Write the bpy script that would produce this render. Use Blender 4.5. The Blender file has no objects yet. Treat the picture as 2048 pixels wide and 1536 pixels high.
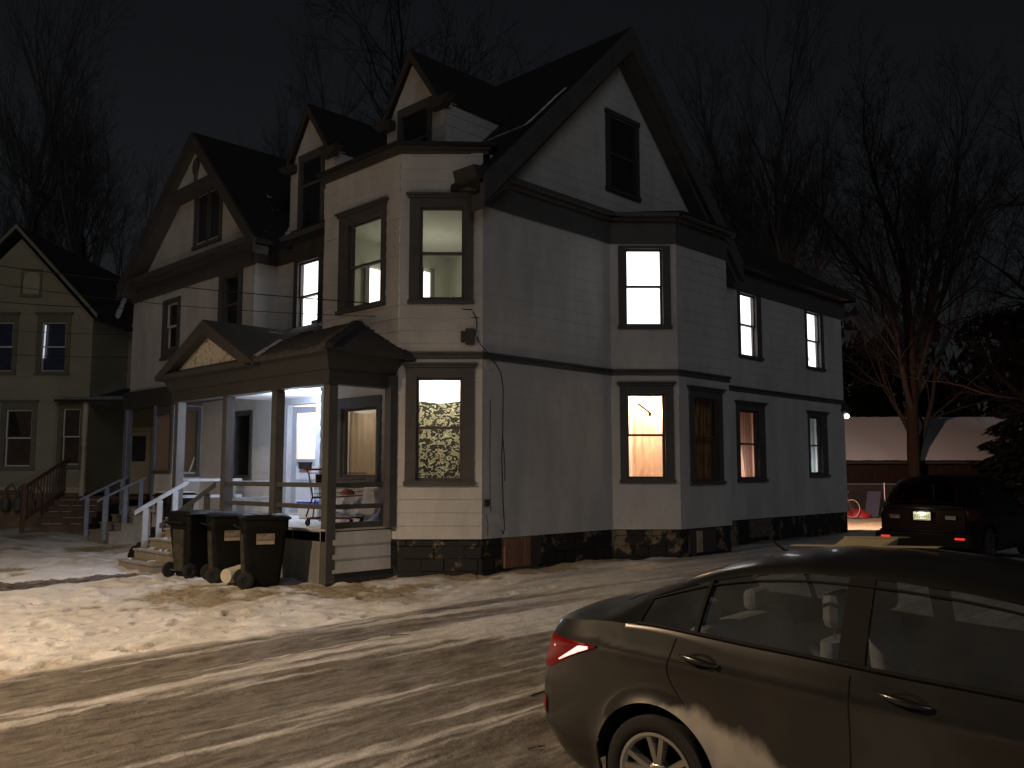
import bpy, math, random
import numpy as np
from mathutils import Vector, Matrix
rnd = random.Random(7)
SC = bpy.context.scene
COL = SC.collection
V = Vector

# ------------------------------------------------------------------ camera
F_PX = 1751.0
PITCH = math.radians(5.77)
AZ = math.radians(44.4)
EYE = V((-10.61, -11.12, 1.71))
RX = V((math.sin(AZ), -math.cos(AZ), 0))      # horizontal right of the view
DX = V((math.cos(AZ), math.sin(AZ), 0))       # horizontal view direction
def rd(r, d, z=0.0):
    p = EYE + RX * r + DX * d
    return V((p.x, p.y, z))
cam_d = bpy.data.cameras.new('camera')
cam = bpy.data.objects.new('camera', cam_d)
COL.objects.link(cam)
cam_d.sensor_width = 36.0
cam_d.lens = F_PX / 2048.0 * 36.0
cam_d.clip_end = 800
cam.location = EYE
cam.rotation_euler = (math.pi / 2 + PITCH, 0, AZ - math.pi / 2)
SC.camera = cam

# ------------------------------------------------------------------ materials
def nt(name):
    m = bpy.data.materials.new(name)
    m.use_nodes = True
    n = m.node_tree.nodes
    return m, n, m.node_tree.links, n['Principled BSDF']

def mat(name, col, rough=0.6, metal=0.0, var=0.0, scale=6.0, bump=0.0, bscale=40.0, col2=None, thr=None, stretch=(1, 1, 1), spec=None, coat=0.0):
    m, n, l, p = nt(name)
    p.inputs['Roughness'].default_value = rough
    p.inputs['Metallic'].default_value = metal
    if coat: p.inputs['Coat Weight'].default_value = coat
    if spec is not None: p.inputs['Specular IOR Level'].default_value = spec
    c = (*col, 1)
    tc = n.new('ShaderNodeTexCoord')
    mp = n.new('ShaderNodeMapping'); mp.inputs['Scale'].default_value = stretch
    l.new(tc.outputs['Object'], mp.inputs['Vector'])
    if var > 0 or col2 is not None:
        ns = n.new('ShaderNodeTexNoise'); ns.inputs['Scale'].default_value = scale
        ns.inputs['Detail'].default_value = 6; ns.inputs['Roughness'].default_value = 0.65
        l.new(mp.outputs['Vector'], ns.inputs['Vector'])
        r = n.new('ShaderNodeValToRGB')
        a, b = thr if thr else (0.3, 0.7)
        r.color_ramp.elements[0].position = a; r.color_ramp.elements[1].position = b
        c2 = (*col2, 1) if col2 is not None else (*[min(1, k * (1 + var)) for k in col], 1)
        c1 = c if col2 is not None else (*[k * (1 - var) for k in col], 1)
        r.color_ramp.elements[0].color = c1; r.color_ramp.elements[1].color = c2
        l.new(ns.outputs['Fac'], r.inputs['Fac'])
        l.new(r.outputs['Color'], p.inputs['Base Color'])
    else:
        p.inputs['Base Color'].default_value = c
    if bump > 0:
        nb = n.new('ShaderNodeTexNoise'); nb.inputs['Scale'].default_value = bscale; nb.inputs['Detail'].default_value = 5
        l.new(mp.outputs['Vector'], nb.inputs['Vector'])
        bp = n.new('ShaderNodeBump'); bp.inputs['Strength'].default_value = bump; bp.inputs['Distance'].default_value = 0.02
        l.new(nb.outputs['Fac'], bp.inputs['Height']); l.new(bp.outputs['Normal'], p.inputs['Normal'])
    return m

def emit(name, col, strength):
    m = bpy.data.materials.new(name); m.use_nodes = True
    n = m.node_tree.nodes; n.clear()
    e = n.new('ShaderNodeEmission'); e.inputs['Color'].default_value = (*col, 1); e.inputs['Strength'].default_value = strength
    o = n.new('ShaderNodeOutputMaterial'); m.node_tree.links.new(e.outputs[0], o.inputs['Surface'])
    return m

def glass(name, tint=(1, 1, 1), refl=1.0, rough=0.02):
    m = bpy.data.materials.new(name); m.use_nodes = True
    n = m.node_tree.nodes; l = m.node_tree.links; n.clear()
    t = n.new('ShaderNodeBsdfTransparent'); t.inputs['Color'].default_value = (*tint, 1)
    g = n.new('ShaderNodeBsdfGlossy'); g.inputs['Roughness'].default_value = rough
    lw = n.new('ShaderNodeLayerWeight'); lw.inputs['Blend'].default_value = 0.5
    f = n.new('ShaderNodeMath'); f.operation = 'POWER'; f.inputs[1].default_value = 5.0; l.new(lw.outputs['Facing'], f.inputs[0])
    k = n.new('ShaderNodeMath'); k.operation = 'MULTIPLY_ADD'; k.inputs[1].default_value = 0.9 * refl; k.inputs[2].default_value = 0.045 * refl
    x = n.new('ShaderNodeMixShader'); o = n.new('ShaderNodeOutputMaterial')
    l.new(f.outputs[0], k.inputs[0]); l.new(k.outputs[0], x.inputs['Fac'])
    l.new(t.outputs[0], x.inputs[1]); l.new(g.outputs[0], x.inputs[2]); l.new(x.outputs[0], o.inputs['Surface'])
    return m

def dirty_glass(name, tint, film, amount):
    m = glass(name, tint, 1.0, 0.02); n = m.node_tree.nodes; l = m.node_tree.links
    o = [k for k in n if k.type == 'OUTPUT_MATERIAL'][0]; src = o.inputs['Surface'].links[0].from_socket
    d = n.new('ShaderNodeBsdfDiffuse'); d.inputs['Color'].default_value = (*film, 1)
    ns = n.new('ShaderNodeTexNoise'); ns.inputs['Scale'].default_value = 2.2; ns.inputs['Detail'].default_value = 5
    tc = n.new('ShaderNodeTexCoord'); l.new(tc.outputs['Object'], ns.inputs['Vector'])
    k = n.new('ShaderNodeMath'); k.operation = 'MULTIPLY'; k.inputs[1].default_value = amount * 2; l.new(ns.outputs['Fac'], k.inputs[0])
    x = n.new('ShaderNodeMixShader'); l.new(k.outputs[0], x.inputs['Fac']); l.new(src, x.inputs[1]); l.new(d.outputs[0], x.inputs[2]); l.new(x.outputs[0], o.inputs['Surface'])
    return m

def cloth(name, col, trans=0.6, col2=None, scale=14, thr=(0.45, 0.55), stretch=(1, 1, 1), dist=0.0, col3=None):
    """thin curtain: diffuse in front, translucent for a lamp behind"""
    m = bpy.data.materials.new(name); m.use_nodes = True
    n = m.node_tree.nodes; l = m.node_tree.links; n.clear()
    d = n.new('ShaderNodeBsdfDiffuse'); t = n.new('ShaderNodeBsdfTranslucent')
    x = n.new('ShaderNodeMixShader'); x.inputs['Fac'].default_value = trans
    o = n.new('ShaderNodeOutputMaterial')
    if col2 is None:
        d.inputs['Color'].default_value = (*col, 1); t.inputs['Color'].default_value = (*col, 1)
    else:
        tc = n.new('ShaderNodeTexCoord'); mp = n.new('ShaderNodeMapping'); mp.inputs['Scale'].default_value = stretch
        ns = n.new('ShaderNodeTexNoise'); ns.inputs['Scale'].default_value = scale; ns.inputs['Detail'].default_value = 2.0
        ns.inputs['Distortion'].default_value = dist
        r = n.new('ShaderNodeValToRGB'); r.color_ramp.elements[0].position = thr[0]; r.color_ramp.elements[1].position = thr[1]
        r.color_ramp.elements[0].color = (*col, 1); r.color_ramp.elements[1].color = (*col2, 1)
        if col3 is not None:
            r.color_ramp.interpolation = 'CONSTANT'
            e = r.color_ramp.elements.new((thr[0] + thr[1]) / 2 + 0.1); e.color = (*col3, 1)
        l.new(tc.outputs['Object'], mp.inputs['Vector']); l.new(mp.outputs['Vector'], ns.inputs['Vector'])
        l.new(ns.outputs['Fac'], r.inputs['Fac'])
        l.new(r.outputs['Color'], d.inputs['Color']); l.new(r.outputs['Color'], t.inputs['Color'])
    l.new(d.outputs[0], x.inputs[1]); l.new(t.outputs[0], x.inputs[2]); l.new(x.outputs[0], o.inputs['Surface'])
    return m

M = {}
M['siding'] = mat('white_clapboard_paint', (0.555, 0.545, 0.535), 0.75, var=0.17, scale=1.5, bump=0.15, bscale=30, stretch=(1, 1, 0.4))
M['trim'] = mat('slate_grey_trim_paint', (0.078, 0.076, 0.077), 0.7, var=0.18, scale=3.0, bump=0.1)
M['trim2'] = mat('weathered_grey_trim_paint', (0.046, 0.044, 0.041), 0.75, var=0.15, scale=2.0, bump=0.1)
M['postgrey'] = mat('grey_post_paint', (0.085, 0.083, 0.08), 0.75, var=0.15, scale=3.0, bump=0.1)
M['rake'] = mat('brown_grey_rake_paint', (0.062, 0.058, 0.052), 0.75, var=0.15, scale=2.0, bump=0.1)
M['sash'] = mat('dark_sash_paint', (0.10, 0.075, 0.065), 0.6, var=0.2, scale=8)
M['sashwhite'] = mat('white_sash_paint', (0.62, 0.6, 0.55), 0.6)
M['porchgrey'] = mat('blue_grey_porch_paint', (0.34, 0.36, 0.39), 0.65, var=0.14, scale=5, bump=0.1)
M['porchwood'] = mat('worn_porch_boards', (0.46, 0.45, 0.43), 0.8, var=0.25, scale=5, bump=0.2)
M['shingle'] = mat('dark_asphalt_shingle', (0.022, 0.021, 0.021), 0.9, var=0.45, scale=22, bump=0.5, bscale=60)
M['porchshingle'] = mat('old_porch_shingle', (0.05, 0.047, 0.045), 0.92, col2=(0.14, 0.14, 0.145), thr=(0.5, 0.85), scale=26, bump=0.5, bscale=50, stretch=(1, 0.35, 1))
M['roofsnow'] = mat('snow_on_roof', (0.62, 0.62, 0.66), 0.8, bump=0.4, bscale=30)
M['stucco'] = mat('peeling_stucco', (0.66, 0.61, 0.52), 0.9, col2=(0.20, 0.16, 0.12), thr=(0.54, 0.66), scale=9, bump=0.6, bscale=25)
M['stone'] = mat('black_painted_stone', (0.021, 0.02, 0.02), 0.85, col2=(0.22, 0.165, 0.105), thr=(0.54, 0.60), scale=2.2, bump=0.6, bscale=12)
M['dark'] = mat('dark_interior', (0.03, 0.028, 0.026), 0.9)
M['olive'] = mat('olive_room_paint', (0.50, 0.50, 0.42), 0.85, var=0.1, scale=2)
M['white'] = mat('white_room_paint', (0.75, 0.74, 0.7), 0.85)
M['peach'] = mat('peach_room_paint', (0.78, 0.56, 0.46), 0.85, var=0.1)
M['glass'] = glass('window_glass')
M['black'] = mat('black_plastic', (0.012, 0.011, 0.010), 0.7, spec=0.2)
M['rubber'] = mat('rubber', (0.016, 0.016, 0.016), 0.85, var=0.3, scale=20)
M['wire'] = mat('black_wire', (0.015, 0.015, 0.015), 0.6)
M['bark'] = mat('bark', (0.075, 0.055, 0.042), 0.95, var=0.35, scale=9, bump=0.5, bscale=25, stretch=(3, 3, 0.6))
M['barkdark'] = mat('dark_bark', (0.024, 0.016, 0.012), 0.95, spec=0.03, var=0.35, scale=9, bump=0.5, bscale=25, stretch=(3, 3, 0.6))
M['twigdark'] = mat('dark_twig', (0.034, 0.027, 0.025), 0.95, spec=0.03)
M['twig'] = mat('twig_bark', (0.085, 0.08, 0.078), 0.95)
M['metal'] = mat('grey_metal', (0.4, 0.4, 0.4), 0.4, metal=0.9)

# ------------------------------------------------------------------ mesh builder
class MB:
    def __init__(s): s.v = []; s.f = []; s.m = []
    def vert(s, p): s.v.append((p[0], p[1], p[2])); return len(s.v) - 1
    def poly(s, pts, m=0):
        b = len(s.v)
        for p in pts: s.v.append((p[0], p[1], p[2]))
        s.f.append(tuple(range(b, b + len(pts)))); s.m.append(m)
    def mesh(s, verts, faces, m=0):
        b = len(s.v)
        for p in verts: s.v.append((p[0], p[1], p[2]))
        for f in faces: s.f.append(tuple(b + i for i in f)); s.m.append(m)
    def hexa(s, c, m=0):      # c: 8 corners, bottom 4 then top 4
        s.mesh(c, [(3, 2, 1, 0), (4, 5, 6, 7), (0, 1, 5, 4), (1, 2, 6, 5), (2, 3, 7, 6), (3, 0, 4, 7)], m)
    def box(s, a, b, m=0):
        x0, y0, z0 = a; x1, y1, z1 = b
        s.hexa([(x0, y0, z0), (x1, y0, z0), (x1, y1, z0), (x0, y1, z0), (x0, y0, z1), (x1, y0, z1), (x1, y1, z1), (x0, y1, z1)], m)
    def prism(s, pts, d, m=0):
        n = len(pts); d = V(d)
        vs = [V(p) for p in pts] + [V(p) + d for p in pts]
        fs = [tuple(range(n - 1, -1, -1)), tuple(range(n, 2 * n))] + [(i, (i + 1) % n, n + (i + 1) % n, n + i) for i in range(n)]
        s.mesh(vs, fs, m)
    def beam(s, p, q, w, h, m=0, up=(0, 0, 1)):      # rectangular bar from p to q
        p = V(p); q = V(q); d = (q - p).normalized(); u = V(up)
        if abs(d.dot(u)) > 0.98: u = V((1, 0, 0))
        a = d.cross(u).normalized() * (w / 2); b = a.cross(d).normalized() * (h / 2)
        s.hexa([p - a - b, p + a - b, q + a - b, q - a - b, p - a + b, p + a + b, q + a + b, q - a + b], m)
    def tube(s, pts, r, n=8, m=0, cap=True):
        pts = [V(p) for p in pts]; k = len(pts)
        rs = r if isinstance(r, (list, tuple)) else [r] * k
        rings = []; ref = None
        for i, p in enumerate(pts):
            d = (pts[min(i + 1, k - 1)] - pts[max(i - 1, 0)])
            d = d.normalized() if d.length > 1e-9 else V((0, 0, 1))
            if ref is None: ref = V((0, 0, 1)) if abs(d.z) < 0.9 else V((1, 0, 0))
            a = d.cross(ref).normalized(); b = a.cross(d); ref = b
            rings.append([p + (a * math.cos(2 * math.pi * j / n) + b * math.sin(2 * math.pi * j / n)) * rs[i] for j in range(n)])
        vs = [q for g in rings for q in g]
        fs = [(i * n + j, i * n + (j + 1) % n, (i + 1) * n + (j + 1) % n, (i + 1) * n + j) for i in range(k - 1) for j in range(n)]
        if cap: fs += [tuple(range(n - 1, -1, -1)), tuple((k - 1) * n + j for j in range(n))]
        s.mesh(vs, fs, m)
    def lathe(s, c, axis, prof, n=24, m=0):      # prof: list of (distance along axis, radius)
        c = V(c); d = V(axis).normalized(); u = V((0, 0, 1)) if abs(d.z) < 0.9 else V((1, 0, 0))
        a = d.cross(u).normalized(); b = a.cross(d)
        vs = []; k = len(prof)
        for t, r in prof:
            for j in range(n):
                th = 2 * math.pi * j / n
                vs.append(c + d * t + (a * math.cos(th) + b * math.sin(th)) * r)
        fs = [(i * n + j, i * n + (j + 1) % n, (i + 1) * n + (j + 1) % n, (i + 1) * n + j) for i in range(k - 1) for j in range(n)]
        s.mesh(vs, fs, m)
    def build(s, name, mats, parent=None, smooth=False, local=False, bevel=0.0, angle=40):
        me = bpy.data.meshes.new(name)
        off = V((0, 0, 0)) if (parent is None or local) else wloc(parent)
        me.from_pydata([(a - off.x, b - off.y, c - off.z) for a, b, c in s.v], [], s.f)
        if not isinstance(mats, (list, tuple)): mats = [mats]
        for mm in mats: me.materials.append(mm)
        me.polygons.foreach_set('material_index', s.m)
        if smooth: me.polygons.foreach_set('use_smooth', [True] * len(s.f))
        me.update()
        o = bpy.data.objects.new(name, me); COL.objects.link(o)
        if parent is not None: o.parent = parent
        if smooth and angle < 180: me.set_sharp_from_angle(angle=math.radians(angle))
        if bevel > 0:
            b = o.modifiers.new('bevel', 'BEVEL'); b.width = bevel; b.segments = 2; b.limit_method = 'ANGLE'
        return o

def wloc(o):
    p = V((0, 0, 0))
    while o is not None:
        p = p + o.location; o = o.parent
    return p

def tag(o, label=None, cat=None, group=None, kind=None):
    if label: o['label'] = label
    if cat: o['category'] = cat
    if group: o['group'] = group
    if kind: o['kind'] = kind
    return o
def thing(name, label, cat, loc=(0, 0, 0), rz=0.0, group=None):
    o = bpy.data.objects.new(name, None); COL.objects.link(o)
    o.location = loc; o.rotation_euler = (0, 0, rz); o.empty_display_size = 0.2
    return tag(o, label, cat, group)
def dup(root, label, loc, rz=0.0):
    r = root.copy(); COL.objects.link(r); r.location = loc; r.rotation_euler = (0, 0, rz); r['label'] = label
    for ch in list(root.children):
        c = ch.copy(); COL.objects.link(c); c.parent = r
        for g in list(ch.children):
            d = g.copy(); COL.objects.link(d); d.parent = c
    return r
def lamp(name, kind, loc, power, col, size=0.1, rot=None):
    d = bpy.data.lights.new(name, kind); d.energy = power; d.color = col
    if kind in ('POINT', 'SPOT'): d.shadow_soft_size = size
    o = bpy.data.objects.new(name, d); COL.objects.link(o); o.location = loc
    if rot: o.rotation_euler = rot
    return o

class Fr:
    """wall frame: s runs along the wall, z up, o outwards"""
    def __init__(s, O, e, n):
        s.O = V((O[0], O[1], 0)); s.e = V((e[0], e[1], 0)).normalized(); s.n = V((n[0], n[1], 0)).normalized()
    def p(s, a, z, o=0.0): return s.O + s.e * a + s.n * o + V((0, 0, z))
    def box(s, mb, a0, a1, z0, z1, o0, o1, m=0):
        mb.hexa([s.p(a0, z0, o1), s.p(a1, z0, o1), s.p(a1, z0, o0), s.p(a0, z0, o0), s.p(a0, z1, o1), s.p(a1, z1, o1), s.p(a1, z1, o0), s.p(a0, z1, o0)], m)

EXPO = 0.228
def siding(fr, poly, holes=(), z0=0.56, mb=None, m=0, e=EXPO, lip=0.0085):
    """clapboards over a convex polygon (s, z) with rectangular openings"""
    mb = mb or MB()
    zmin = min(p[1] for p in poly); zmax = max(p[1] for p in poly)
    cuts = sorted(set([round(p[1], 4) for p in poly] + [round(h[k], 4) for h in holes for k in (2, 3)]))
    def lim(z):
        xs = []
        for i in range(len(poly)):
            (a, za), (b, zb) = poly[i], poly[(i + 1) % len(poly)]
            if abs(za - zb) < 1e-9:
                if abs(z - za) < 1e-6: xs += [a, b]
            elif min(za, zb) - 1e-6 <= z <= max(za, zb) + 1e-6:
                xs.append(a + (b - a) * (z - za) / (zb - za))
        return (min(xs), max(xs)) if xs else None
    k0 = math.floor((zmin - z0) / e)
    k1 = math.ceil((zmax - z0) / e)
    for k in range(k0, k1):
        zb, zt = z0 + k * e, z0 + (k + 1) * e
        lp = lip * (0.75 + 0.5 * ((k * 7919) % 13) / 13)
        zs = [max(zb, zmin)] + [c for c in cuts if max(zb, zmin) + 1e-4 < c < min(zt, zmax) - 1e-4] + [min(zt, zmax)]
        for a, b in zip(zs[:-1], zs[1:]):
            if b - a < 1e-4: continue
            la, lb = lim(a + 1e-5), lim(b - 1e-5)
            if la is None or lb is None: continue
            oa, ob = lp * (1 - (a - zb) / e), lp * (1 - (b - zb) / e)
            iv = [(la[0], la[1], lb[0], lb[1])]
            for h in holes:
                if h[2] <= a + 1e-3 and h[3] >= b - 1e-3:
                    nv = []
                    for (x0, x1, y0, y1) in iv:
                        if h[0] >= max(x1, y1) or h[1] <= min(x0, y0): nv.append((x0, x1, y0, y1)); continue
                        if min(x0, y0) < h[0]: nv.append((x0, h[0], y0, h[0]))
                        if max(x1, y1) > h[1]: nv.append((h[1], x1, h[1], y1))
                    iv = nv
            for (x0, x1, y0, y1) in iv:
                mb.poly([fr.p(x0, a, oa), fr.p(x1, a, oa), fr.p(y1, b, ob), fr.p(y0, b, ob)], m)
                if abs(a - zb) < 1e-4:
                    mb.poly([fr.p(x0, a, 0), fr.p(x1, a, 0), fr.p(x1, a, oa), fr.p(x0, a, oa)], m)
    return mb

def window(parent, fr, c, g, meet, cap=True, inner='dark', sash='sash', trim='trim', pane='glass', depth=0.5, label=None, bars=True):
    """c: casing s0,s1,z0,z1; g: visible glass s0,s1,z0,z1; meet: z of the meeting rail"""
    c0, c1, cz0, cz1 = c; g0, g1, gz0, gz1 = g
    j = 0.045                                  # sash width
    h = (g0 - j, g1 + j, gz0 - j, gz1 + j)     # opening in the wall
    mb = MB()
    fr.box(mb, c0, h[0], cz0 + 0.07, h[3], -0.02, 0.034); fr.box(mb, h[1], c1, cz0 + 0.07, h[3], -0.02, 0.034)
    fr.box(mb, c0, c1, h[3], cz1, -0.02, 0.036)
    fr.box(mb, h[0], h[1], cz0 + 0.07, h[2], -0.02, 0.033)
    fr.box(mb, c0 - 0.02, c1 + 0.02, cz0, cz0 + 0.068, -0.02, 0.075)
    if cap:
        fr.box(mb, c0 - 0.03, c1 + 0.03, cz1 + 0.002, cz1 + 0.045, -0.02, 0.07)
        fr.box(mb, c0 - 0.06, c1 + 0.06, cz1 + 0.047, cz1 + 0.085, -0.02, 0.105)
    # jambs
    fr.box(mb, h[0] - 0.02, h[0], h[2], h[3], -0.14, -0.022); fr.box(mb, h[1], h[1] + 0.02, h[2], h[3], -0.14, -0.022)
    fr.box(mb, h[0], h[1], h[3], h[3] + 0.02, -0.14, -0.022); fr.box(mb, h[0], h[1], h[2] - 0.02, h[2], -0.14, -0.022)
    w = mb.build('window', M[trim], parent)
    if label: w['label'] = label
    sb = MB()
    def sashring(z0, z1, o):
        fr.box(sb, h[0], g0, z0, z1, o - 0.035, o); fr.box(sb, g1, h[1], z0, z1, o - 0.035, o)
        fr.box(sb, g0, g1, z1 - j, z1, o - 0.035, o - 0.001); fr.box(sb, g0, g1, z0, z0 + j, o - 0.035, o - 0.001)
    if meet is None:
        sashring(h[2], h[3], -0.03)
    else:
        sashring(meet - 0.022, h[3], -0.03); sashring(h[2], meet + 0.022, -0.068)
    sb.build('sash', M[sash], w)
    pb = MB()
    if meet is None:
        pb.poly([fr.p(g0, gz0, -0.05), fr.p(g1, gz0, -0.05), fr.p(g1, gz1, -0.05), fr.p(g0, gz1, -0.05)])
    else:
        pb.poly([fr.p(g0, meet + 0.02, -0.05), fr.p(g1, meet + 0.02, -0.05), fr.p(g1, gz1, -0.05), fr.p(g0, gz1, -0.05)])
        pb.poly([fr.p(g0, gz0, -0.088), fr.p(g1, gz0, -0.088), fr.p(g1, meet - 0.02, -0.088), fr.p(g0, meet - 0.02, -0.088)])
    pb.build('pane', M[pane], w)
    if inner == 'dark':
        rb = MB(); roombox(rb, fr, h, depth); rb.build('dark_recess', M['dark'], w)
    elif inner is not None and not isinstance(inner, str):
        rb = MB(); roombox(rb, fr, h, 0.34); rb.build('blind', inner, w)
    return w, h
def roombox(rb, fr, h, depth, ex=0.0, o=-0.142):
    a0, a1, z0, z1 = h[0] - 0.02 - ex, h[1] + 0.02 + ex, h[2] - 0.02 - ex, h[3] + 0.02 + ex
    d = o - depth
    P = fr.p
    rb.poly([P(a0, z0, d), P(a1, z0, d), P(a1, z1, d), P(a0, z1, d)])
    rb.poly([P(a0, z0, o), P(a0, z0, d), P(a0, z1, d), P(a0, z1, o)])
    rb.poly([P(a1, z0, o), P(a1, z1, o), P(a1, z1, d), P(a1, z0, d)])
    rb.poly([P(a0, z1, o), P(a0, z1, d), P(a1, z1, d), P(a1, z1, o)])
    rb.poly([P(a0, z0, o), P(a1, z0, o), P(a1, z0, d), P(a0, z0, d)])
def hole_of(g): return (g[0] - 0.045, g[1] + 0.045, g[2] - 0.045, g[3] + 0.045)
def drape(fr, a0, a1, z0, z1, o, mtl, name, label, cat='curtain', fold=0.02, n=48, freq=5, sag=0.0, top=None, nz=10, group=None, ripple=0.0):
    mb = MB(); vs = []; fs = []
    for i in range(n + 1):
        t = i / n
        for k in range(nz + 1):
            u = k / nz
            zt = z1 - (sag * 4 * t * (1 - t)) if top is None else top(t)
            z = z0 + (zt - z0) * u
            oo = o + fold * math.sin(t * freq * 2 * math.pi + 0.8 * math.sin(u * 3)) + ripple * math.sin(u * 9 + t * 4)
            vs.append(fr.p(a0 + (a1 - a0) * t, z, oo))
    for i in range(n):
        for k in range(nz):
            b = i * (nz + 1) + k
            fs.append((b, b + nz + 1, b + nz + 2, b + 1))
    mb.mesh(vs, fs)
    return tag(mb.build(name, mtl, None, smooth=True), label, cat, group)
# ================================================================= MAIN HOUSE
HB = 0.56; BELT0, BELT1 = 3.71, 3.82; FRZ = 6.49; CORN = 7.08
R2 = math.sqrt(2)
house = thing('apartment_house', 'large white clapboard house with grey trim, lit windows and a lit front porch', 'house')
fS = Fr((0, 0), (1, 0), (0, -1)); fB = Fr((0, 0), (-1, 1), (-1, -1)); fA = Fr((-1.05, 0), (0, 1), (-1, 0))
fC = Fr((-1.05, 3.45), (1, 1), (-1, 1)); f0 = Fr((0, 0), (0, 1), (-1, 0)); fL = Fr((-0.6, 0), (0, 1), (-1, 0))
fR = Fr((-0.6, 7.0), (1, 0), (0, -1)); y1 = Fr((3.68, 0), (1, -1), (-1, -1)); y2 = Fr((4.66, -0.98), (1, 0), (0, -1))
y3 = Fr((6.65, -0.98), (1, 1), (1, -1)); fE = Fr((14.85, 0), (0, 1), (1, 0))
LB = 1.05 * R2; L1 = 0.98 * R2
def rect(a, b, c, d): return [(a, c), (b, c), (b, d), (a, d)]
W = {}   # glass rectangles s0 s1 z0 z1, casing, meeting rail
W['B1'] = ((0.10 * R2, 0.955 * R2, 1.49, 3.55), (0.28 * R2, 0.79 * R2, 1.62, 3.33), 2.49)
W['B2'] = ((0.12 * R2, 0.93 * R2, 4.69, 6.62), (0.27 * R2, 0.765 * R2, 4.83, 6.41), 5.62)
W['A1'] = ((1.50, 2.90, 1.53, 3.10), (1.68, 2.69, 1.67, 2.85), None)
W['A2'] = ((1.44, 2.92, 4.72, 6.62), (1.62, 2.56, 4.86, 6.38), 5.59)
W['02'] = ((5.08, 6.24, 4.82, 6.53), (5.28, 6.03, 4.96, 6.41), 5.67)
W['01'] = ((7.92, 9.1, 1.5, 3.2), (8.08, 8.94, 1.65, 3.08), None)
W['L2a'] = ((10.72, 11.75, 4.66, 6.28), (10.92, 11.5, 5.0, 6.12), 5.55)
W['L2b'] = ((7.5, 8.65, 4.9, 6.53), (7.74, 8.4, 5.02, 6.36), 5.7)
W['y1a'] = ((0.12 * R2, 0.9 * R2, 1.5, 3.49), (0.25 * R2, 0.74 * R2, 1.63, 3.28), 2.475)
W['y1b'] = ((0.12 * R2, 0.89 * R2, 4.68, 6.44), (0.25 * R2, 0.74 * R2, 4.8, 6.33), 5.58)
W['y2'] = ((0.36, 1.66, 1.46, 3.44), (0.57, 1.45, 1.58, 3.24), 2.455)
W['S3'] = ((8.62, 10.02, 1.48, 3.40), (8.8, 9.66, 1.6, 3.21), 2.42)
W['S4'] = ((12.46, 13.62, 1.58, 3.34), (12.58, 13.24, 1.72, 3.22), 2.46)
W['S5'] = ((8.82, 9.98, 4.58, 6.28), (8.97, 9.68, 4.69, 6.19), 5.44)
W['S6'] = ((12.48, 13.6, 4.6, 6.28), (12.62, 13.34, 4.70, 6.19), 5.43)
H = {k: hole_of(v[1]) for k, v in W.items()}
def wall(name, fr, polys, keys=(), extra=()):
    mb = MB()
    for p in polys: siding(fr, p, [H[k] for k in keys] + list(extra), mb=mb, lip=0.015 if name in ('corner', 'tower') else (0.005 if name in ('side', 'gable') else 0.0085))
    return mb.build('wall', M['siding'], house)
def band(mb, fr, a0, a1, z0, z1, t, m=0): fr.box(mb, a0, a1, z0, z1, -0.02, t, m)

wall('side', fS, [rect(0, 3.68, HB, FRZ + 0.3)]); wall('side', fS, [rect(7.63, 14.85, HB, FRZ)], ('S3', 'S4', 'S5', 'S6'))
wall('corner', fB, [rect(0, LB, HB, 7.46)], ('B1', 'B2'))
wall('tower', fA, [rect(1.05, 3.45, HB, 7.46)], ('A1', 'A2'))
wall('towerc', fC, [rect(0, LB, HB, 7.46)])
DOOR = (5.2, 6.35, 0.79, 3.22)
wall('front', f0, [rect(4.5, 10.56, HB, 3.9), rect(4.5, 7.0, 3.9, FRZ + 0.2)], ('02', '01'), [DOOR])
wall('ret', fR, [rect(0, 0.6, 3.6, FRZ + 0.2)])
wall('left', fL, [rect(7.0, 13.72, 3.9, FRZ + 0.2)], ('L2a', 'L2b'))
wall('bay', y1, [rect(0, L1, HB, FRZ)], ('y1a', 'y1b'))
wall('bay', y2, [rect(0, 1.99, HB, FRZ)], ('y2',))
wall('bay', y3, [rect(0, L1, HB, FRZ)])
wall('end', fE, [rect(0, 7, HB, FRZ)])
# gable walls
APX, APZ = 3.95, 11.2
wall('gable', fS, [[(0.15, CORN), (7.75, CORN), (APX, 10.85)]], (), [(3.68, 4.6, 7.72, 9.28)])
GY, GZ = 9.55, 10.25
wall('attic', fL, [[(6.75, 7.0), (13.2, 7.0), (GY, 10.1)]], (), [(8.75, 9.95, 7.52, 8.72)])

# --- basement
mb = MB()
for fr, a, b in ((fS, 0.02, 0.54), (fS, 1.5, 3.7), (fS, 7.6, 14.8), (fB, 0, LB - 0.02), (y1, 0.03, L1), (y2, 0, 1.99), (y3, 0, L1), (fE, 0, 7)):
    mb.poly([fr.p(a, -0.35, -0.05), fr.p(b, -0.35, -0.05), fr.p(b, HB + 0.02, -0.05), fr.p(a, HB + 0.02, -0.05)])
    z = -0.2
    while z < HB - 0.1:                      # rough courses standing proud
        s = a + rnd.uniform(0, 0.1)
        while s < b - 0.12:
            w = min(rnd.uniform(0.25, 0.6), b - s)
            hgt = min(0.2, HB - z - 0.02)
            t = rnd.uniform(0.0, 0.028)
            fr.box(mb, s, s + w - 0.02, z, z + hgt, -0.06, -0.045 + t)
            s += w
        z += 0.215
mb.build('foundation', M['stone'], house)
M['cellardoor'] = mat('brown_cellar_boards', (0.25, 0.13, 0.085), 0.85, var=0.35, scale=7, stretch=(8, 8, 0.8))
mb = MB()
for k in range(4):
    fS.box(mb, 0.56 + k * 0.165, 0.56 + k * 0.165 + 0.155, 0.02, HB - 0.03, -0.03, 0.012 + 0.006 * (k % 2))
mb.build('cellar_hatch', M['cellardoor'], house)
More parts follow.
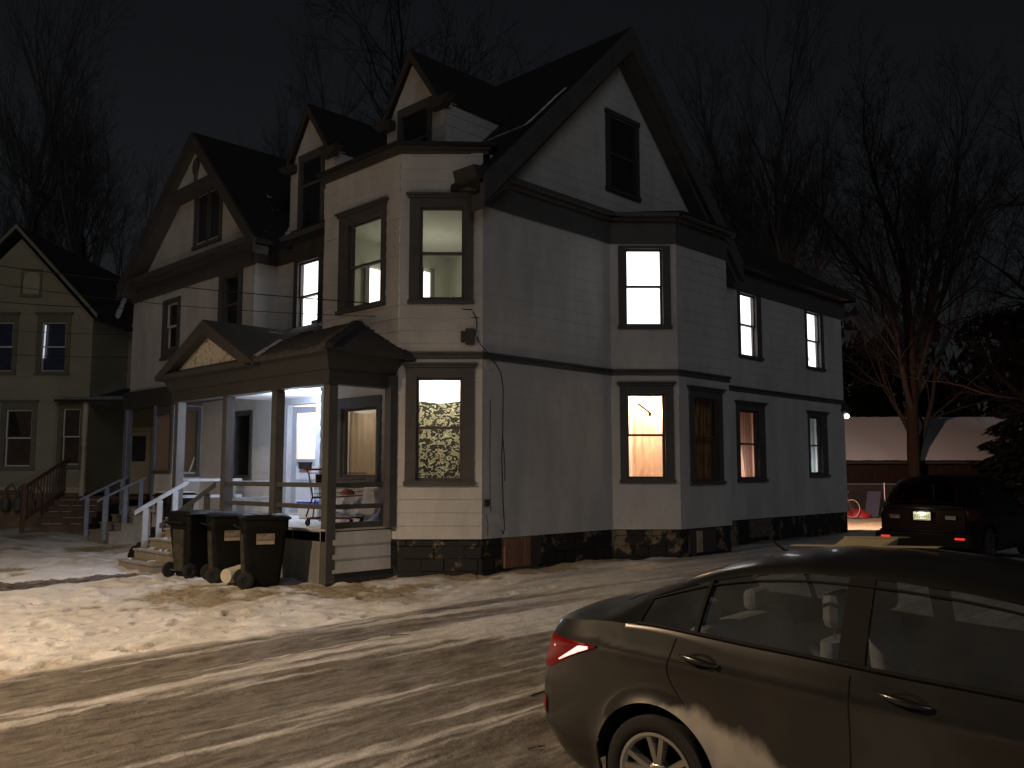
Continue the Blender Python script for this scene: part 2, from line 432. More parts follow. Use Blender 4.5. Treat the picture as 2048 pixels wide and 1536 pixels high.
mb = MB(); fS.box(mb, 1.23, 1.49, 0.03, HB - 0.02, -0.03, 0.02); mb.build('hatch_panel', M['trim2'], house)
mb = MB(); y3b = Fr((6.65, -0.98), (1, 1), (1, -1))
fS.box(mb, 9.15, 10.2, 0.1, HB - 0.02, -0.03, 0.015); mb.build('cellar_window', mat('grey_boarding', (0.13, 0.1, 0.08), 0.9, var=0.4), house)
mb = MB(); y2.box(mb, 0.3, 1.3, 0.05, HB - 0.02, -0.03, 0.012, 0); y2.box(mb, 0.55, 0.75, 0.06, HB - 0.06, -0.03, 0.03, 1)
mb.build('vent_panel', [mat('grey_panel', (0.06, 0.055, 0.05), 0.9), mat('tan_board', (0.42, 0.32, 0.22), 0.8, var=0.25)], house)

# --- belt course, friezes and cornices
mb = MB()
for fr, a, b in ((fS, 0.0, 3.68), (fS, 7.63, 14.87), (fB, 0.0, LB), (y1, 0.0, L1), (y2, 0.0, 1.99), (y3, 0, L1)):
    band(mb, fr, a, b, BELT0, BELT1 - 0.03, 0.035); band(mb, fr, a - 0.012, b + 0.012, BELT1 - 0.028, BELT1 + 0.012, 0.065)
mb.build('belt_course', M['trim'], house)
mb = MB()
for fr, a, b in ((fS, -0.02, 3.68), (y1, 0.0, L1), (y2, 0.0, 1.99), (y3, 0, L1), (fS, 7.63, 8.3)):
    band(mb, fr, a, b, FRZ, 6.95, 0.045); band(mb, fr, a, b, 6.952, 7.02, 0.14); band(mb, fr, a - 0.04, b + 0.04, 7.022, CORN + 0.02, 0.24)
mb.build('frieze', M['trim'], house)
# cap closing the bay under the gable
mb = MB(); mb.prism([(3.5, 0.1, 7.08), (4.56, -1.22, 7.08), (6.75, -1.22, 7.08), (7.85, 0.1, 7.08)], (0, 0, 0.06)); mb.build('bay_cap', M['shingle'], house)
mb = MB()
band(mb, fS, 8.33, 15.05, 6.28, 6.82, 0.05); fS.box(mb, 8.25, 15.2, 6.822, 6.95, -0.02, 0.30); fE.box(mb, 0, 7, 6.28, 6.82, -0.02, 0.05); fE.box(mb, -0.3, 7, 6.822, 6.949, -0.02, 0.35)
mb.build('eave_board', M['trim'], house)
mb = MB()
band(mb, f0, 4.5, 7.0, 6.53, 6.9, 0.05); f0.box(mb, 4.3, 6.98, 6.9, 7.05, -0.1, 0.36); band(mb, fR, -0.05, 0.6, 6.53, 6.9, 0.05)
mb.build('frieze', M['trim'], house)
mb = MB()
band(mb, fL, 6.97, 13.75, 6.48, 6.84, 0.05); fL.box(mb, 6.6, 13.9, 6.842, 6.92, -0.3, 0.28); fL.box(mb, 6.5, 14.0, 6.922, 7.0, -0.3, 0.40)
mb.prism([(-1.0, 6.5, 7.002), (-1.0, 14.0, 7.002), (-0.58, 14.0, 7.16), (-0.58, 6.5, 7.16)], (0, 0, 0.03))
mb.build('cornice', M['trim'], house)
mb = MB()   # boxed eave return beside the tower
mb.prism([(-0.56, -0.42, 6.80), (-0.62, -0.42, 7.0), (0.3, -0.42, 7.06), (0.3, -0.42, 6.8)], (0, 0.55, 0))
mb.build('eave_return', M['trim2'], house)

# --- roofs
def slab(mb, pts, t=0.14, m=0):
    mb.prism([(p[0], p[1], p[2] - t) for p in pts], (0, 0, t), m)
mb = MB()
slab(mb, [(-0.42, -0.45, 6.86), (-0.42, 6.6, 6.86), (-0.42, 14.1, 6.86), (APX, 14.1, APZ), (APX, -0.45, APZ)])
slab(mb, [(8.35, -0.45, 6.86), (APX, -0.45, APZ), (APX, 14.1, APZ), (8.35, 14.1, 6.86)])
mb.build('roof', M['shingle'], house)
mb = MB()
slab(mb, [(-1.03, 13.75, 6.93), (4, 13.75, 6.93), (4, GY, GZ), (-1.03, GY, GZ)], 0.12)
slab(mb, [(-1.03, 6.3, 6.93), (-1.03, GY, GZ), (4, GY, GZ), (4, 6.3, 6.93)], 0.12)
mb.build('gable_roof', M['shingle'], house)
mb = MB()   # rear wing, hipped
slab(mb, [(8.0, -0.32, 6.96), (15.25, -0.32, 6.96), (12.2, 3.4, 9.6), (8.0, 3.4, 9.6)])
slab(mb, [(15.25, -0.32, 6.96), (15.25, 7.2, 6.96), (12.2, 3.4, 9.6)])
slab(mb, [(15.25, 7.2, 6.96), (8, 7.2, 6.96), (8, 3.4, 9.6), (12.2, 3.4, 9.6)])
mb.build('rear_roof', M['shingle'], house)
mb = MB()   # tower flat roof with moulding
TP = [(-0.0, -0.0), (-1.05, 1.05), (-1.05, 3.45), (0.0, 4.5), (0.6, 4.5), (0.6, 0.0)]
def offs(d): return [(0.06, -d * 1.3), (-1.05 - d, 1.05 - d * 0.42), (-1.05 - d, 3.45 + d * 0.42), (0.0, 4.5 + d), (0.6, 4.5), (0.6, 0.1)]
mb.prism([(x, y, 7.44) for x, y in offs(0.05)], (0, 0, 0.075)); mb.prism([(x, y, 7.517) for x, y in offs(0.1)], (0, 0, 0.06))
mb.build('tower_cornice', M['rake'], house)
mb = MB(); mb.prism([(x, y, 7.579) for x, y in offs(0.18)], (0, 0, 0.05)); mb.build('tower_roof', M['shingle'], house)
# rake boards
def rake(fr, pts, w, o0, o1, mtl, name='rake_board'):
    mb = MB()
    for (a, za), (b, zb) in zip(pts[:-1], pts[1:]):
        mb.prism([fr.p(a, za, o0), fr.p(b, zb, o0), fr.p(b, zb - w, o0), fr.p(a, za - w, o0)], fr.n * (o1 - o0))
    return mb.build(name, mtl, house)
rake(fS, [(-0.42, 6.86), (APX, APZ), (8.35, 6.86)], 0.52, 0.36, 0.47, M['trim'])
rake(fS, [(-0.3, 6.6), (APX, APZ - 0.3), (8.2, 6.6)], 0.3, 0.02, 0.358, M['trim'], 'gable_soffit')
rake(fL, [(13.85, 6.93), (GY, GZ), (6.28, 6.93)], 0.36, 0.38, 0.45, M['rake'])
rake(fL, [(13.7, 6.8), (GY, GZ - 0.2), (6.4, 6.8)], 0.2, 0.0, 0.378, M['trim'], 'gable_soffit')
# upper attic panel projecting over the attic window
mb = MB()
siding(Fr((-0.86, 0), (0, 1), (-1, 0)), [(8.45, 8.95), (10.95, 8.95), (GY, 10.08)], mb=mb); mb.build('wall', M['siding'], house)
mb = MB(); fL.box(mb, 8.2, 11.2, 8.74, 8.84, 0.0, 0.375); fL.box(mb, 8.32, 11.05, 8.842, 9.0, 0.0, 0.30); mb.build('attic_band', M['trim'], house)
mb = MB()
fv = Fr((-0.86, 0), (0, 1), (-1, 0))
mb.prism([fv.p(9.55 + 0.16 * math.cos(t), 9.38 + 0.22 * math.sin(t), 0) for t in [2 * math.pi * k / 16 for k in range(16)]], (-0.05, 0, 0))
fv.box(mb, 9.48, 9.62, 9.0, 9.2, 0, 0.045); mb.build('attic_vent', M['trim'], house)
mb = MB()
for a in (8.75, 9.38): 
    fL.box(mb, a, a + 0.57, 7.52, 8.72, -0.3, -0.05)
mb.build('attic_window', mat('dark_attic_glass', (0.035, 0.037, 0.042), 0.25), house)
mb = MB()
for a, b in ((8.62, 8.75), (9.33, 9.37), (9.96, 10.1)): fL.box(mb, a, b, 7.45, 8.76, -0.06, 0.04)
fL.box(mb, 8.6, 10.12, 7.36, 7.449, -0.06, 0.07); mb.build('attic_window_frame', M['trim'], house)
# side gable window
mb = MB(); fS.box(mb, 3.72, 4.56, 7.76, 9.24, -0.2, -0.04); ww = mb.build('attic_window', mat('black_attic_glass', (0.02, 0.02, 0.023), 0.22), house)
mb = MB()
fS.box(mb, 3.56, 3.7, 7.7, 9.3, -0.03, 0.045); fS.box(mb, 4.58, 4.72, 7.7, 9.3, -0.03, 0.045); fS.box(mb, 3.54, 4.74, 9.3, 9.4, -0.03, 0.06); fS.box(mb, 3.54, 4.74, 7.62, 7.7, -0.03, 0.07)
fS.box(mb, 3.72, 4.56, 8.46, 8.52, -0.038, -0.01); mb.build('frame', mat('dark_frame_paint', (0.045, 0.045, 0.047), 0.8), ww)
# chimney on the back slope
mb = MB(); mb.box((8.2, 1.0, 6.5), (8.75, 1.5, 9.75)); mb.box((8.14, 0.94, 9.752), (8.81, 1.56, 9.87)); mb.build('chimney', mat('chimney_brick', (0.12, 0.07, 0.055), 0.9, var=0.3, scale=12), house)

# --- dormers
def dormer(cy, zb, w=0.9, label=None):
    hw = w; ez = 8.78; az = 9.85
    mb = MB(); fr = Fr((0.0, 0), (0, 1), (-1, 0))
    g = (cy - 0.52, cy + 0.52, zb + 0.02, 8.98)
    siding(fr, rect(cy - hw, cy + hw, zb, ez), [g], mb=mb); siding(fr, [(cy - hw * 0.97, ez), (cy + hw * 0.97, ez), (cy, az + 0.16)], [g], mb=mb)
    for s in (-1, 1):
        f2 = Fr((0.0, cy + s * hw), (1, 0), (0, s))
        siding(f2, [(0, zb), (max(0.05, zb - 7.3), zb), (1.9, ez), (0, ez)], mb=mb)
    d = mb.build('dormer', M['siding'], house)
    rb = MB()
    for s in (-1, 1):
        slab(rb, [(-0.16, cy, az + 0.22), (3.1, cy, az + 0.22), (2.0, cy + s * (hw + 0.12), ez + 0.02), (-0.16, cy + s * (hw - 0.02), ez + 0.02)] if s < 0 else
             [(-0.16, cy, az + 0.22), (-0.16, cy + s * (hw - 0.02), ez + 0.02), (2.0, cy + s * (hw + 0.12), ez + 0.02), (3.1, cy, az + 0.22)], 0.07)
    rb.build('roof', M['shingle'], d)
    tb = MB()
    for s in (-1, 1):
        tb.prism([fr.p(cy, az + 0.21, 0.14), fr.p(cy, az - 0.02, 0.14), fr.p(cy + s * (hw - 0.14), ez + 0.04, 0.14), fr.p(cy + s * (hw - 0.02), ez + 0.04, 0.14)], (-0.035, 0, 0))
    for s in (-1, 1):      # bracketed eave returns
        tb.prism([fr.p(cy + s * (hw - 0.28), ez - 0.16, -0.02), fr.p(cy + s * (hw + 0.06), ez - 0.16, -0.02), fr.p(cy + s * (hw + 0.3), ez + 0.03, -0.02), fr.p(cy + s * (hw - 0.28), ez + 0.03, -0.02)], (-0.2, 0, 0))
    tb.build('trim', M['trim2'], d)
    wb = MB()
    fr.box(wb, cy - 0.52, cy - 0.4, zb + 0.02, 8.8, -0.03, 0.04); fr.box(wb, cy + 0.4, cy + 0.52, zb + 0.02, 8.8, -0.03, 0.04)
    fr.box(wb, cy - 0.52, cy + 0.52, 8.8, 8.98, -0.03, 0.045); fr.box(wb, cy - 0.4, cy + 0.4, 8.2, 8.26, -0.028, 0.02)
    wb.build('window_frame', M['trim'], d)
    gb = MB(); fr.box(gb, cy - 0.4, cy + 0.4, zb + 0.02, 8.8, -0.25, -0.032); gb.build('pane', mat('dormer_glass', (0.02, 0.021, 0.025), 0.12, spec=0.6), d)
dormer(5.62, 7.15); dormer(1.95, 7.6)

# --- snow caught in the roof valleys
def snow_strip(pts, w, parent, name='snow'):
    mb = MB(); n = 14; vs = []; up = []; P = [V(p) for p in pts]
    L = []
    for i in range(len(P) - 1):
        for k in range(n): L.append(P[i].lerp(P[i + 1], k / n))
    L.append(P[-1])
    prev = None
    for i, p in enumerate(L):
        d = (L[min(i + 1, len(L) - 1)] - L[max(i - 1, 0)]).normalized(); s = d.cross(V((0, 0, 1))).normalized()
        ww = w * (0.35 + 0.75 * rnd.random())
        vs += [p - s * ww, p + V((0, 0, min(0.07, w * 0.55) * (0.6 + 0.5 * rnd.random()))), p + s * ww]
    fs = []
    for i in range(len(L) - 1):
        for k in (0, 1): fs.append((i * 3 + k, i * 3 + k + 1, i * 3 + k + 4, i * 3 + k + 3))
    mb.mesh(vs, fs); return mb.build(name, M['roofsnow'], parent, smooth=True)
sl = lambda x: 6.86 + (x + 0.42) * (APZ - 6.86) / (APX + 0.42)
snow_strip([(0.15, 0.35, sl(0.15) + 0.3), (0.9, -0.2, sl(0.9) + 0.02), (1.9, -0.32, sl(1.9) + 0.03)], 0.07, house)
snow_strip([(0.0, 0.9, 7.66), (0.3, 0.2, 7.66), (0.1, -0.2, 7.3)], 0.06, house)
snow_strip([(-0.32, 6.2, sl(-0.3) + .03), (0.1, 6.62, sl(0.1) + 0.05), (0.5, 6.62, sl(0.5) + 0.06)], 0.07, house)
for k in range(26):
    x = rnd.uniform(0.0, 1.7); y = 6.75 + rnd.uniform(0.0, 1.1) * (1 - x / 3)
    z = max(sl(x), 6.93 + (y - 6.3) * (GZ - 6.93) / (GY - 6.3)) + 0.015
    snow_strip([(x, y, z), (x + 0.02, y + rnd.uniform(0.1, 0.35), z + (0.12 if z > sl(x) + 0.1 else 0.0))], 0.018, house, 'snow')

# ================================================================= WINDOWS
M['lit'] = emit('lit_blind', (1.0, 0.99, 0.97), 2.2)
M['lit2'] = emit('lit_blind_cool', (0.94, 0.97, 1.0), 2.3)
M['curtain_edge'] = emit('lit_curtain_edge', (0.72, 0.74, 0.86), 0.5)
M['lamp_white'] = emit('lamp_white', (1, 0.95, 0.85), 6)
def win(key, fr, inner='dark', **k): return window(house, fr, *W[key], inner=inner, **k)
win('B1', fB, None, label='ground floor window hung with a camouflage curtain'); win('B2', fB, None); win('A2', fA, None); win('A1', fA, None, sash='trim', cap=False)
win('02', f0, M['lit'], cap=False); win('y1b', y1, M['lit'], cap=False)
win('S5', fS, M['lit'], cap=False); win('S6', fS, M['lit2'], cap=False)
win('01', f0, 'dark', cap=False); win('L2a', fL, 'dark', sash='sashwhite', cap=False); win('L2b', fL, 'dark', cap=False)
win('y1a', y1, None); win('y2', y2, None); win('S3', fS, None); win('S4', fS, None)
def room(fr, key, depth, mtl, lpos, power, col, ex=0.25, size=0.08):
    rb = MB(); roombox(rb, fr, H[key], depth, ex); rb.build('room', mtl, house)
    p = fr.p(*lpos); lamp('room_light', 'POINT', p, power, col, size)
# camouflage curtain, ground floor corner
g = W['B1'][1]
room(fB, 'B1', 0.9, M['white'], (0.75, 3.3, -0.75), 42, (1, 0.97, 0.9), ex=0.12)
M['camo'] = cloth('camouflage_cloth', (0.035, 0.034, 0.022), 0.6, col2=(0.66, 0.61, 0.46), scale=3.8, thr=(0.38, 0.52), dist=1.1, stretch=(3.0, 3.0, 4.2), col3=(0.27, 0.23, 0.13))
drape(fB, g[0] - 0.06, g[1] + 0.06, g[2] - 0.06, 2.98, -0.2, M['camo'], 'camouflage_curtain', 'camouflage patterned curtain sagging below a bright gap in the corner window', fold=0.012, sag=0.045, top=lambda t: 2.93 + 0.05 * abs(2 * t - 1))
# tower room upstairs
mb = MB()
X0, X1, Y0, Y1, Z0, Z1 = -0.85, 2.9, 0.16, 4.2, 4.0, 6.75
mb.poly([(X0, 1.2, Z0), (0.2, Y0, Z0), (X1, Y0, Z0), (X1, Y1, Z0), (0, Y1, Z0), (X0, 3.36, Z0)]); mb.poly([(-0.98, 1.1, Z1), (-0.0, Y0 - 0.02, Z1), (X1, Y0 - 0.02, Z1), (X1, Y1, Z1), (0, Y1, Z1), (X0, 3.36, Z1), (-0.98, 3.3, Z1)])
mb.poly([(X1, Y0, Z0), (X1, Y1, Z0), (X1, Y1, Z1), (X1, Y0, Z1)]); mb.poly([(0, Y1, Z0), (X1, Y1, Z0), (X1, Y1, Z1), (0, Y1, Z1)])
mb.poly([(0.1, Y0, Z0), (X1, Y0, Z0), (X1, Y0, Z1), (0.1, Y0, Z1)]); mb.poly([(X0, 3.36, Z0), (0, Y1, Z0), (0, Y1, Z1), (X0, 3.36, Z1)])
mb.build('room', M['olive'], house)
mb = MB()
for a, b in ((0.55, 0.98), (2.06, 2.26)): mb.box((a, Y1 - 0.06, Z0), (b, Y1 - 0.03, 6.12 if a < 1 else 6.3))
mb.build('wall_glow_strip', emit('wall_strip_glow', (1.0, 0.97, 0.88), 2.5), house)  # glowing panels added on the wall for bright strips, not a real doorway
mb = MB()
for a, b, t in ((0.43, 0.54, 6.2), (0.99, 1.1, 6.2), (2.27, 2.38, 6.4), (1.95, 2.05, 6.4)): mb.box((a, Y1 - 0.09, Z0), (b, Y1 - 0.02, t))
mb.build('strip_casing', mat('room_casing', (0.2, 0.2, 0.18), 0.8), house)  # frames round the glowing wall panels
mb = MB(); mb.lathe((0.6, 2.6, Z1 - 0.002), (0, 0, -1), [(0, 0.09), (0.02, 0.1), (0.06, 0.06), (0.09, 0.0)], 20); mb.build('ceiling_lamp', mat('lamp_base', (0.25, 0.25, 0.22), 0.5), house, smooth=True)
lamp('tower_room_light', 'POINT', (1.3, 2.9, 5.6), 18, (1.0, 0.97, 0.80), 0.15)
# yellow curtain on the porch window
g = W['A1'][1]
room(fA, 'A1', 0.8, M['white'], (2.2, 2.78, -0.62), 5, (1, 0.86, 0.70), ex=0.1)
M['yellowcloth'] = cloth('yellow_cloth', (0.50, 0.41, 0.31), 0.62)
drape(fA, g[0] - 0.07, g[1] + 0.07, g[2] - 0.06, 2.9, -0.2, M['yellowcloth'], 'porch_curtain', 'pale yellow curtain glowing in the window at the right of the porch', fold=0.022, freq=6, top=lambda t: 2.80 + 0.09 * (2 * t - 1) ** 2)
# bay, ground floor: plastic film and amber curtains
room(y1, 'y1a', 1.0, M['white'], (0.62, 3.1, -0.62), 38, (1.0, 0.75, 0.58), ex=0.14)
M['film'] = cloth('plastic_film', (0.86, 0.66, 0.54), 0.7, col2=(0.72, 0.48, 0.36), scale=5, thr=(0.3, 0.7), stretch=(2.5, 2.5, 0.5))
g = W['y1a'][1]
drape(y1, g[0] + 0.09, g[1] - 0.13, g[2] - 0.05, 3.12, -0.24, M['film'], 'window_sheet', 'crinkled peach sheet hung inside the lower bay window', fold=0.015, freq=3, ripple=0.01)
mb = MB(); mb.tube([y1.p(0.57, 3.14, -0.2), y1.p(0.82, 2.95, -0.2)], 0.018, 8); mb.tube([y1.p(0.82, 2.95, -0.2), y1.p(0.82, 2.88, -0.2)], 0.03, 8); mb.tube([y1.p(0.66, 3.19, -0.2), y1.p(0.71, 3.19, -0.2)], 0.016, 8)
tag(mb.build('curtain_bracket', M['black'], None), 'dark slanted bracket behind the glass of the glowing bay window', 'bracket')
g = W['y2'][1]
room(y2, 'y2', 0.8, M['peach'], (0.3, 3.0, -0.6), 55.0, (1.0, 0.70, 0.38), ex=0.12)
M['amber'] = cloth('amber_cloth', (0.72, 0.46, 0.24), 0.65, col2=(0.30, 0.17, 0.08), scale=7, thr=(0.4, 0.6), stretch=(3, 3, 0.2))
drape(y2, g[0] + 0.05, g[1] + 0.06, g[2] - 0.06, 3.3, -0.22, M['amber'], 'amber_curtain', 'dim amber curtain in the dark window on the side of the bay', fold=0.03, freq=4)
g = W['S3'][1]
room(fS, 'S3', 0.8, M['peach'], (9.3, 1.9, -0.6), 9, (1.0, 0.85, 0.74), ex=0.12)
M['pinkcloth'] = cloth('pink_grey_cloth', (0.42, 0.32, 0.28), 0.6, col2=(0.30, 0.22, 0.2), scale=6, stretch=(3, 3, 0.3))
gm = (g[0] + g[1]) / 2
mb = MB()
for sgn in (-1, 1):
    for z0, z1, w0, w1 in ((2.38, 3.28, 0.0, 0.0), (1.55, 2.38, 0.24, 0.0)):
        pass
    vs = []; fs = []; n = 14; k = 10
    for i in range(n + 1):
        t = i / n
        for j in range(k + 1):
            u = j / k; z = 1.55 + (3.26 - 1.55) * u
            inner = 0.17 * max(0.0, 1 - (z - 1.55) / 0.85)
            a_out = sgn * (g[1] - g[0] + 0.12) / 2; a_in = sgn * inner
            vs.append(fS.p(gm + a_in + (a_out - a_in) * t, z, -0.22 + 0.025 * math.sin(t * 14)))
    for i in range(n):
        for j in range(k):
            b = i * (k + 1) + j; fs.append((b, b + k + 1, b + k + 2, b + 1))
    mb.mesh(vs, fs)
tag(mb.build('parted_curtain', M['pinkcloth'], None, smooth=True), 'pinkish curtains parted at the bottom in the third ground floor side window', 'curtain')
g = W['S4'][1]
room(fS, 'S4', 0.8, M['white'], (12.95, 1.9, -0.6), 9.0, (0.85, 0.93, 1.0), ex=0.12)
M['greycloth'] = cloth('grey_net', (0.4, 0.42, 0.43), 0.62)
drape(fS, g[0] - 0.06, g[1] + 0.06, g[2] - 0.06, 3.3, -0.22, M['greycloth'], 'grey_curtain', 'cold grey net curtain in the last ground floor side window', fold=0.03, freq=3)
# slivers of curtain and a round fan in the upper side windows
g = W['S6'][1]; mb = MB(); mb.lathe(fS.p(g[0] + 0.22, 4.92, -0.16), (0, -1, 0), [(0, 0.0), (0, 0.105), (0.03, 0.105), (0.03, 0.09), (0.015, 0.085), (0.015, 0.0)], 24)
tag(mb.build('window_fan', mat('fan_grey', (0.12, 0.12, 0.13), 0.5), None), 'small round fan standing in the last lit upstairs side window', 'fan')
g = W['02'][1]; mb = MB(); f0.box(mb, g[0] + 0.12, g[0] + 0.5, g[2] - 0.04, g[2] + 0.16, -0.2, -0.17)
mb.build('sill_item', mat('sill_item', (0.2, 0.22, 0.24), 0.6), house)
g = W['L2b'][1]; mb = MB()
for a in (0.18, 0.26): mb.lathe(fL.p(g[0] + a, 5.33, -0.3), (-1, 0, 0), [(0, 0), (0, 0.025), (0.02, 0.025), (0.02, 0)], 10)
mb.build('indicator_light', emit('indicator', (1, 0.95, 0.4), 2.2), house)
# ================================================================= FRONT PORCH (parts of the house)
FL = 0.78
G0 = -0.10            # ground in front of the porch
mb = MB()
k = 0
y = 1.17
while y < 7.1:
    mb.box((-2.42, y, FL - 0.03), (-0.02, min(y + 0.118, 7.1), FL)); y += 0.122
for k in range(15): mb.box((-0.75 + 0.0, 7.102 + k * 0.122, FL - 0.03), (-0.02, 7.22 + k * 0.122, FL))
mb.box((-2.40, 1.19, FL - 0.2), (-2.36, 7.1, FL - 0.031))
mb.build('porch_floor', M['porchwood'], house)
mb = MB()
for cy in (1.24, 2.9, 4.72, 6.82):
    mb.box((-2.40, cy - 0.085, FL if cy > 2 else G0), (-2.23, cy + 0.085, 3.19))
    if cy > 2: mb.box((-2.415, cy - 0.1, FL), (-2.215, cy + 0.1, FL + 0.12))
    p = mb.build('porch_post', M['postgrey'], house); mb = MB()
mb = MB(); mb.box((-1.22, 1.03, FL), (-1.07, 1.2, 3.4)); mb.build('pilaster', M['trim'], house)
mb = MB()      # entablature: beam, flared crown
mb.box((-2.44, 1.12, 3.18), (-2.2, 7.0, 3.42)); mb.box((-2.2, 1.12, 3.18), (-1.07, 1.34, 3.42))
mb.prism([(-2.46, 1.10, 3.422), (-2.46, 7.05, 3.422), (-2.62, 7.12, 3.72), (-2.62, 0.93, 3.72), (-2.62, 0.93, 3.72)][:4], (0.2, 0.0, 0.0))
mb.prism([(-2.26, 1.10, 3.423), (-1.02, 1.10, 3.423), (-0.92, 0.93, 3.721), (-2.42, 0.93, 3.721)], (0.0, 0.2, 0.0))
mb.build('porch_beam', M['trim2'], house)
mb = MB(); mb.box((-2.2, 1.34, 3.36), (-1.06, 3.44, 3.40)); mb.box((-2.2, 3.44, 3.36), (-0.02, 7.0, 3.40))
mb.build('porch_ceiling', mat('white_beadboard', (0.66, 0.68, 0.72), 0.6), house)
zf = lambda x: 3.745 + 0.46 * (x + 2.7)
mb = MB()
front = [(-2.7, 0.82), (-2.7, 7.2), (-0.6, 7.2), (-0.6, 7.0), (-0.01, 7.0), (-0.01, 4.52), (-1.06, 3.46), (-1.06, 2.25)]
slab(mb, [(x, y, zf(x)) for x, y in front], 0.07)
zr = lambda y: 3.745 + (zf(-1.06) - 3.745) / (2.25 - 0.82) * (y - 0.82)
slab(mb, [(-2.7, 0.82, 3.745), (-1.06, 2.25, zf(-1.06)), (-1.06, 1.06, zr(1.06)), (-0.83, 0.82, 3.745)], 0.07)
slab(mb, [(-2.72, 7.22, 3.7), (-2.72, 5.1, 4.70), (-0.6, 5.1, 4.70), (-0.6, 7.22, 3.7)], 0.07); slab(mb, [(-2.72, 3.12, 3.7), (-0.6, 3.12, 3.7), (-0.6, 5.1, 4.70), (-2.72, 5.1, 4.70)], 0.07)
# ragged shingle courses
for c in range(9):
    x = -2.68 + c * 0.2
    y = 0.95 + c * 0.15
    while y < 3.3 + c * 0.1:
        w = rnd.uniform(0.18, 0.3); mb.box((x - 0.01, y, zf(x) - 0.02), (x + 0.2, y + w - 0.01, zf(x) + 0.012 + rnd.uniform(0, 0.02))); y += w
for c in range(40):       # hip ridge, rough caps
    t = c / 40; x = -2.7 + 1.6 * t; y = 0.82 + 1.4 * t
    mb.box((x - 0.07, y - 0.07, zf(x) - 0.03), (x + 0.08, y + 0.08, zf(x) + 0.03 + rnd.uniform(0, 0.03)))
    t2 = c / 40; y2_ = 0.84 + 1.35 * t2; 
    mb.box((-1.13 - 0.0, y2_, zr(y2_) - 0.02), (-1.02 + (0.25 * (1 - t2 * 4) if t2 < 0.25 else 0), y2_ + 0.04, zr(y2_) + 0.03 + rnd.uniform(0, 0.035)))
mb.build('porch_roof', M['porchshingle'], house)
mb = MB()
fP = Fr((-2.5, 0), (0, 1), (-1, 0))
mb.prism([fP.p(3.25, 3.73), fP.p(7.08, 3.73), fP.p(5.1, 4.64)], (0.05, 0, 0)); mb.build('pediment', M['stucco'], house)
mb = MB()
for s, yb in ((1, 7.22), (-1, 3.12)):
    mb.prism([(-2.74, 5.1, 4.69), (-2.74, yb, 3.70), (-2.74, yb - s * 0.42, 3.70), (-2.74, 5.1, 4.42)], (0.06, 0, 0))
    mb.prism([(-2.68, 5.1, 4.62), (-2.68, yb - s * 0.1, 3.70), (-2.68, yb - s * 0.36, 3.70), (-2.68, 5.1, 4.46)], (0.16, 0, 0))
mb.box((-2.73, 3.4, 3.66), (-2.5, 6.95, 3.735))
mb.build('pediment_trim', M['rake'], house)
snow_strip([(-2.7, 3.1, 3.78), (-2.2, 3.6, zf(-2.2) + 0.04), (-1.6, 4.1, zf(-1.6) + 0.05)], 0.06, house)
snow_strip([(-0.08, 4.9, zf(-0.08) + 0.03), (-0.5, 4.4, zf(-0.5) + 0.03), (-0.9, 3.6, zf(-0.9) + 0.03)], 0.05, house)
for k in range(5):
    x = rnd.uniform(-2.4, -0.6); y = rnd.uniform(3.3, 6.6); s = 5.1 - y
    z = max(zf(x), 4.70 - abs(s) * 0.505) + 0.02
    snow_strip([(x, y, z), (x + rnd.uniform(0.1, 0.3), y + 0.02, z + 0.02)], 0.02, house)

# skirt
mb = MB(); fK = Fr((-2.38, 1.165), (1, 0), (0, -1)); siding(fK, rect(0.1, 1.3, 0.06, 0.73), (), 0.06, mb=mb, lip=0.018); mb.build('porch_skirt', M['siding'], house)
mb = MB(); mb.box((-2.38, 1.17, 0.73), (-1.07, 1.21, FL - 0.032)); mb.box((-2.38, 1.178, -0.3), (-1.0, 1.2, 0.058)); mb.build('skirt_board', M['trim2'], house)
M['ply'] = mat('grey_weathered_plywood', (0.20, 0.195, 0.18), 0.9, var=0.22, scale=3, stretch=(2, 2, 0.4), bump=0.15)
mb = MB()
for a, b in ((1.34, 2.16), (2.17, 2.7), (2.71, 3.6), (3.61, 4.7)): mb.box((-2.40, a, -0.3), (-2.372, b, FL - 0.05))
mb.build('skirt_panel', M['ply'], house)
# railings
RM = M['porchgrey']
mb = MB()
for a, b in ((1.33, 2.81), (2.99, 4.63)):
    for z in (1.50, 1.14): mb.box((-2.35, a, z - 0.04), (-2.30, b, z + 0.04))
mb.build('railing', M['postgrey'], house)
mb = MB()
for z in (1.50, 1.14): mb.box((-2.23, 1.22, z - 0.04), (-1.22, 1.27, z + 0.04))
mb.box((-2.23, 1.215, FL), (-1.22, 1.275, FL + 0.10)); mb.build('railing', M['trim'], house)
mb = MB()
for z in (1.52, 1.2): mb.box((-2.2, 4.70, z - 0.03), (-1.2, 4.76, z + 0.03))
mb.box((-1.2, 4.695, FL), (-1.13, 4.765, 1.56)); mb.box((-2.19, 4.695, FL), (-2.13, 4.765, 1.49))
mb.build('railing', RM, house)
mb = MB()
for z in (1.55, 1.2): mb.box((-2.2, 6.9, z - 0.03), (-0.8, 6.96, z + 0.03))
mb.build('railing', RM, house)

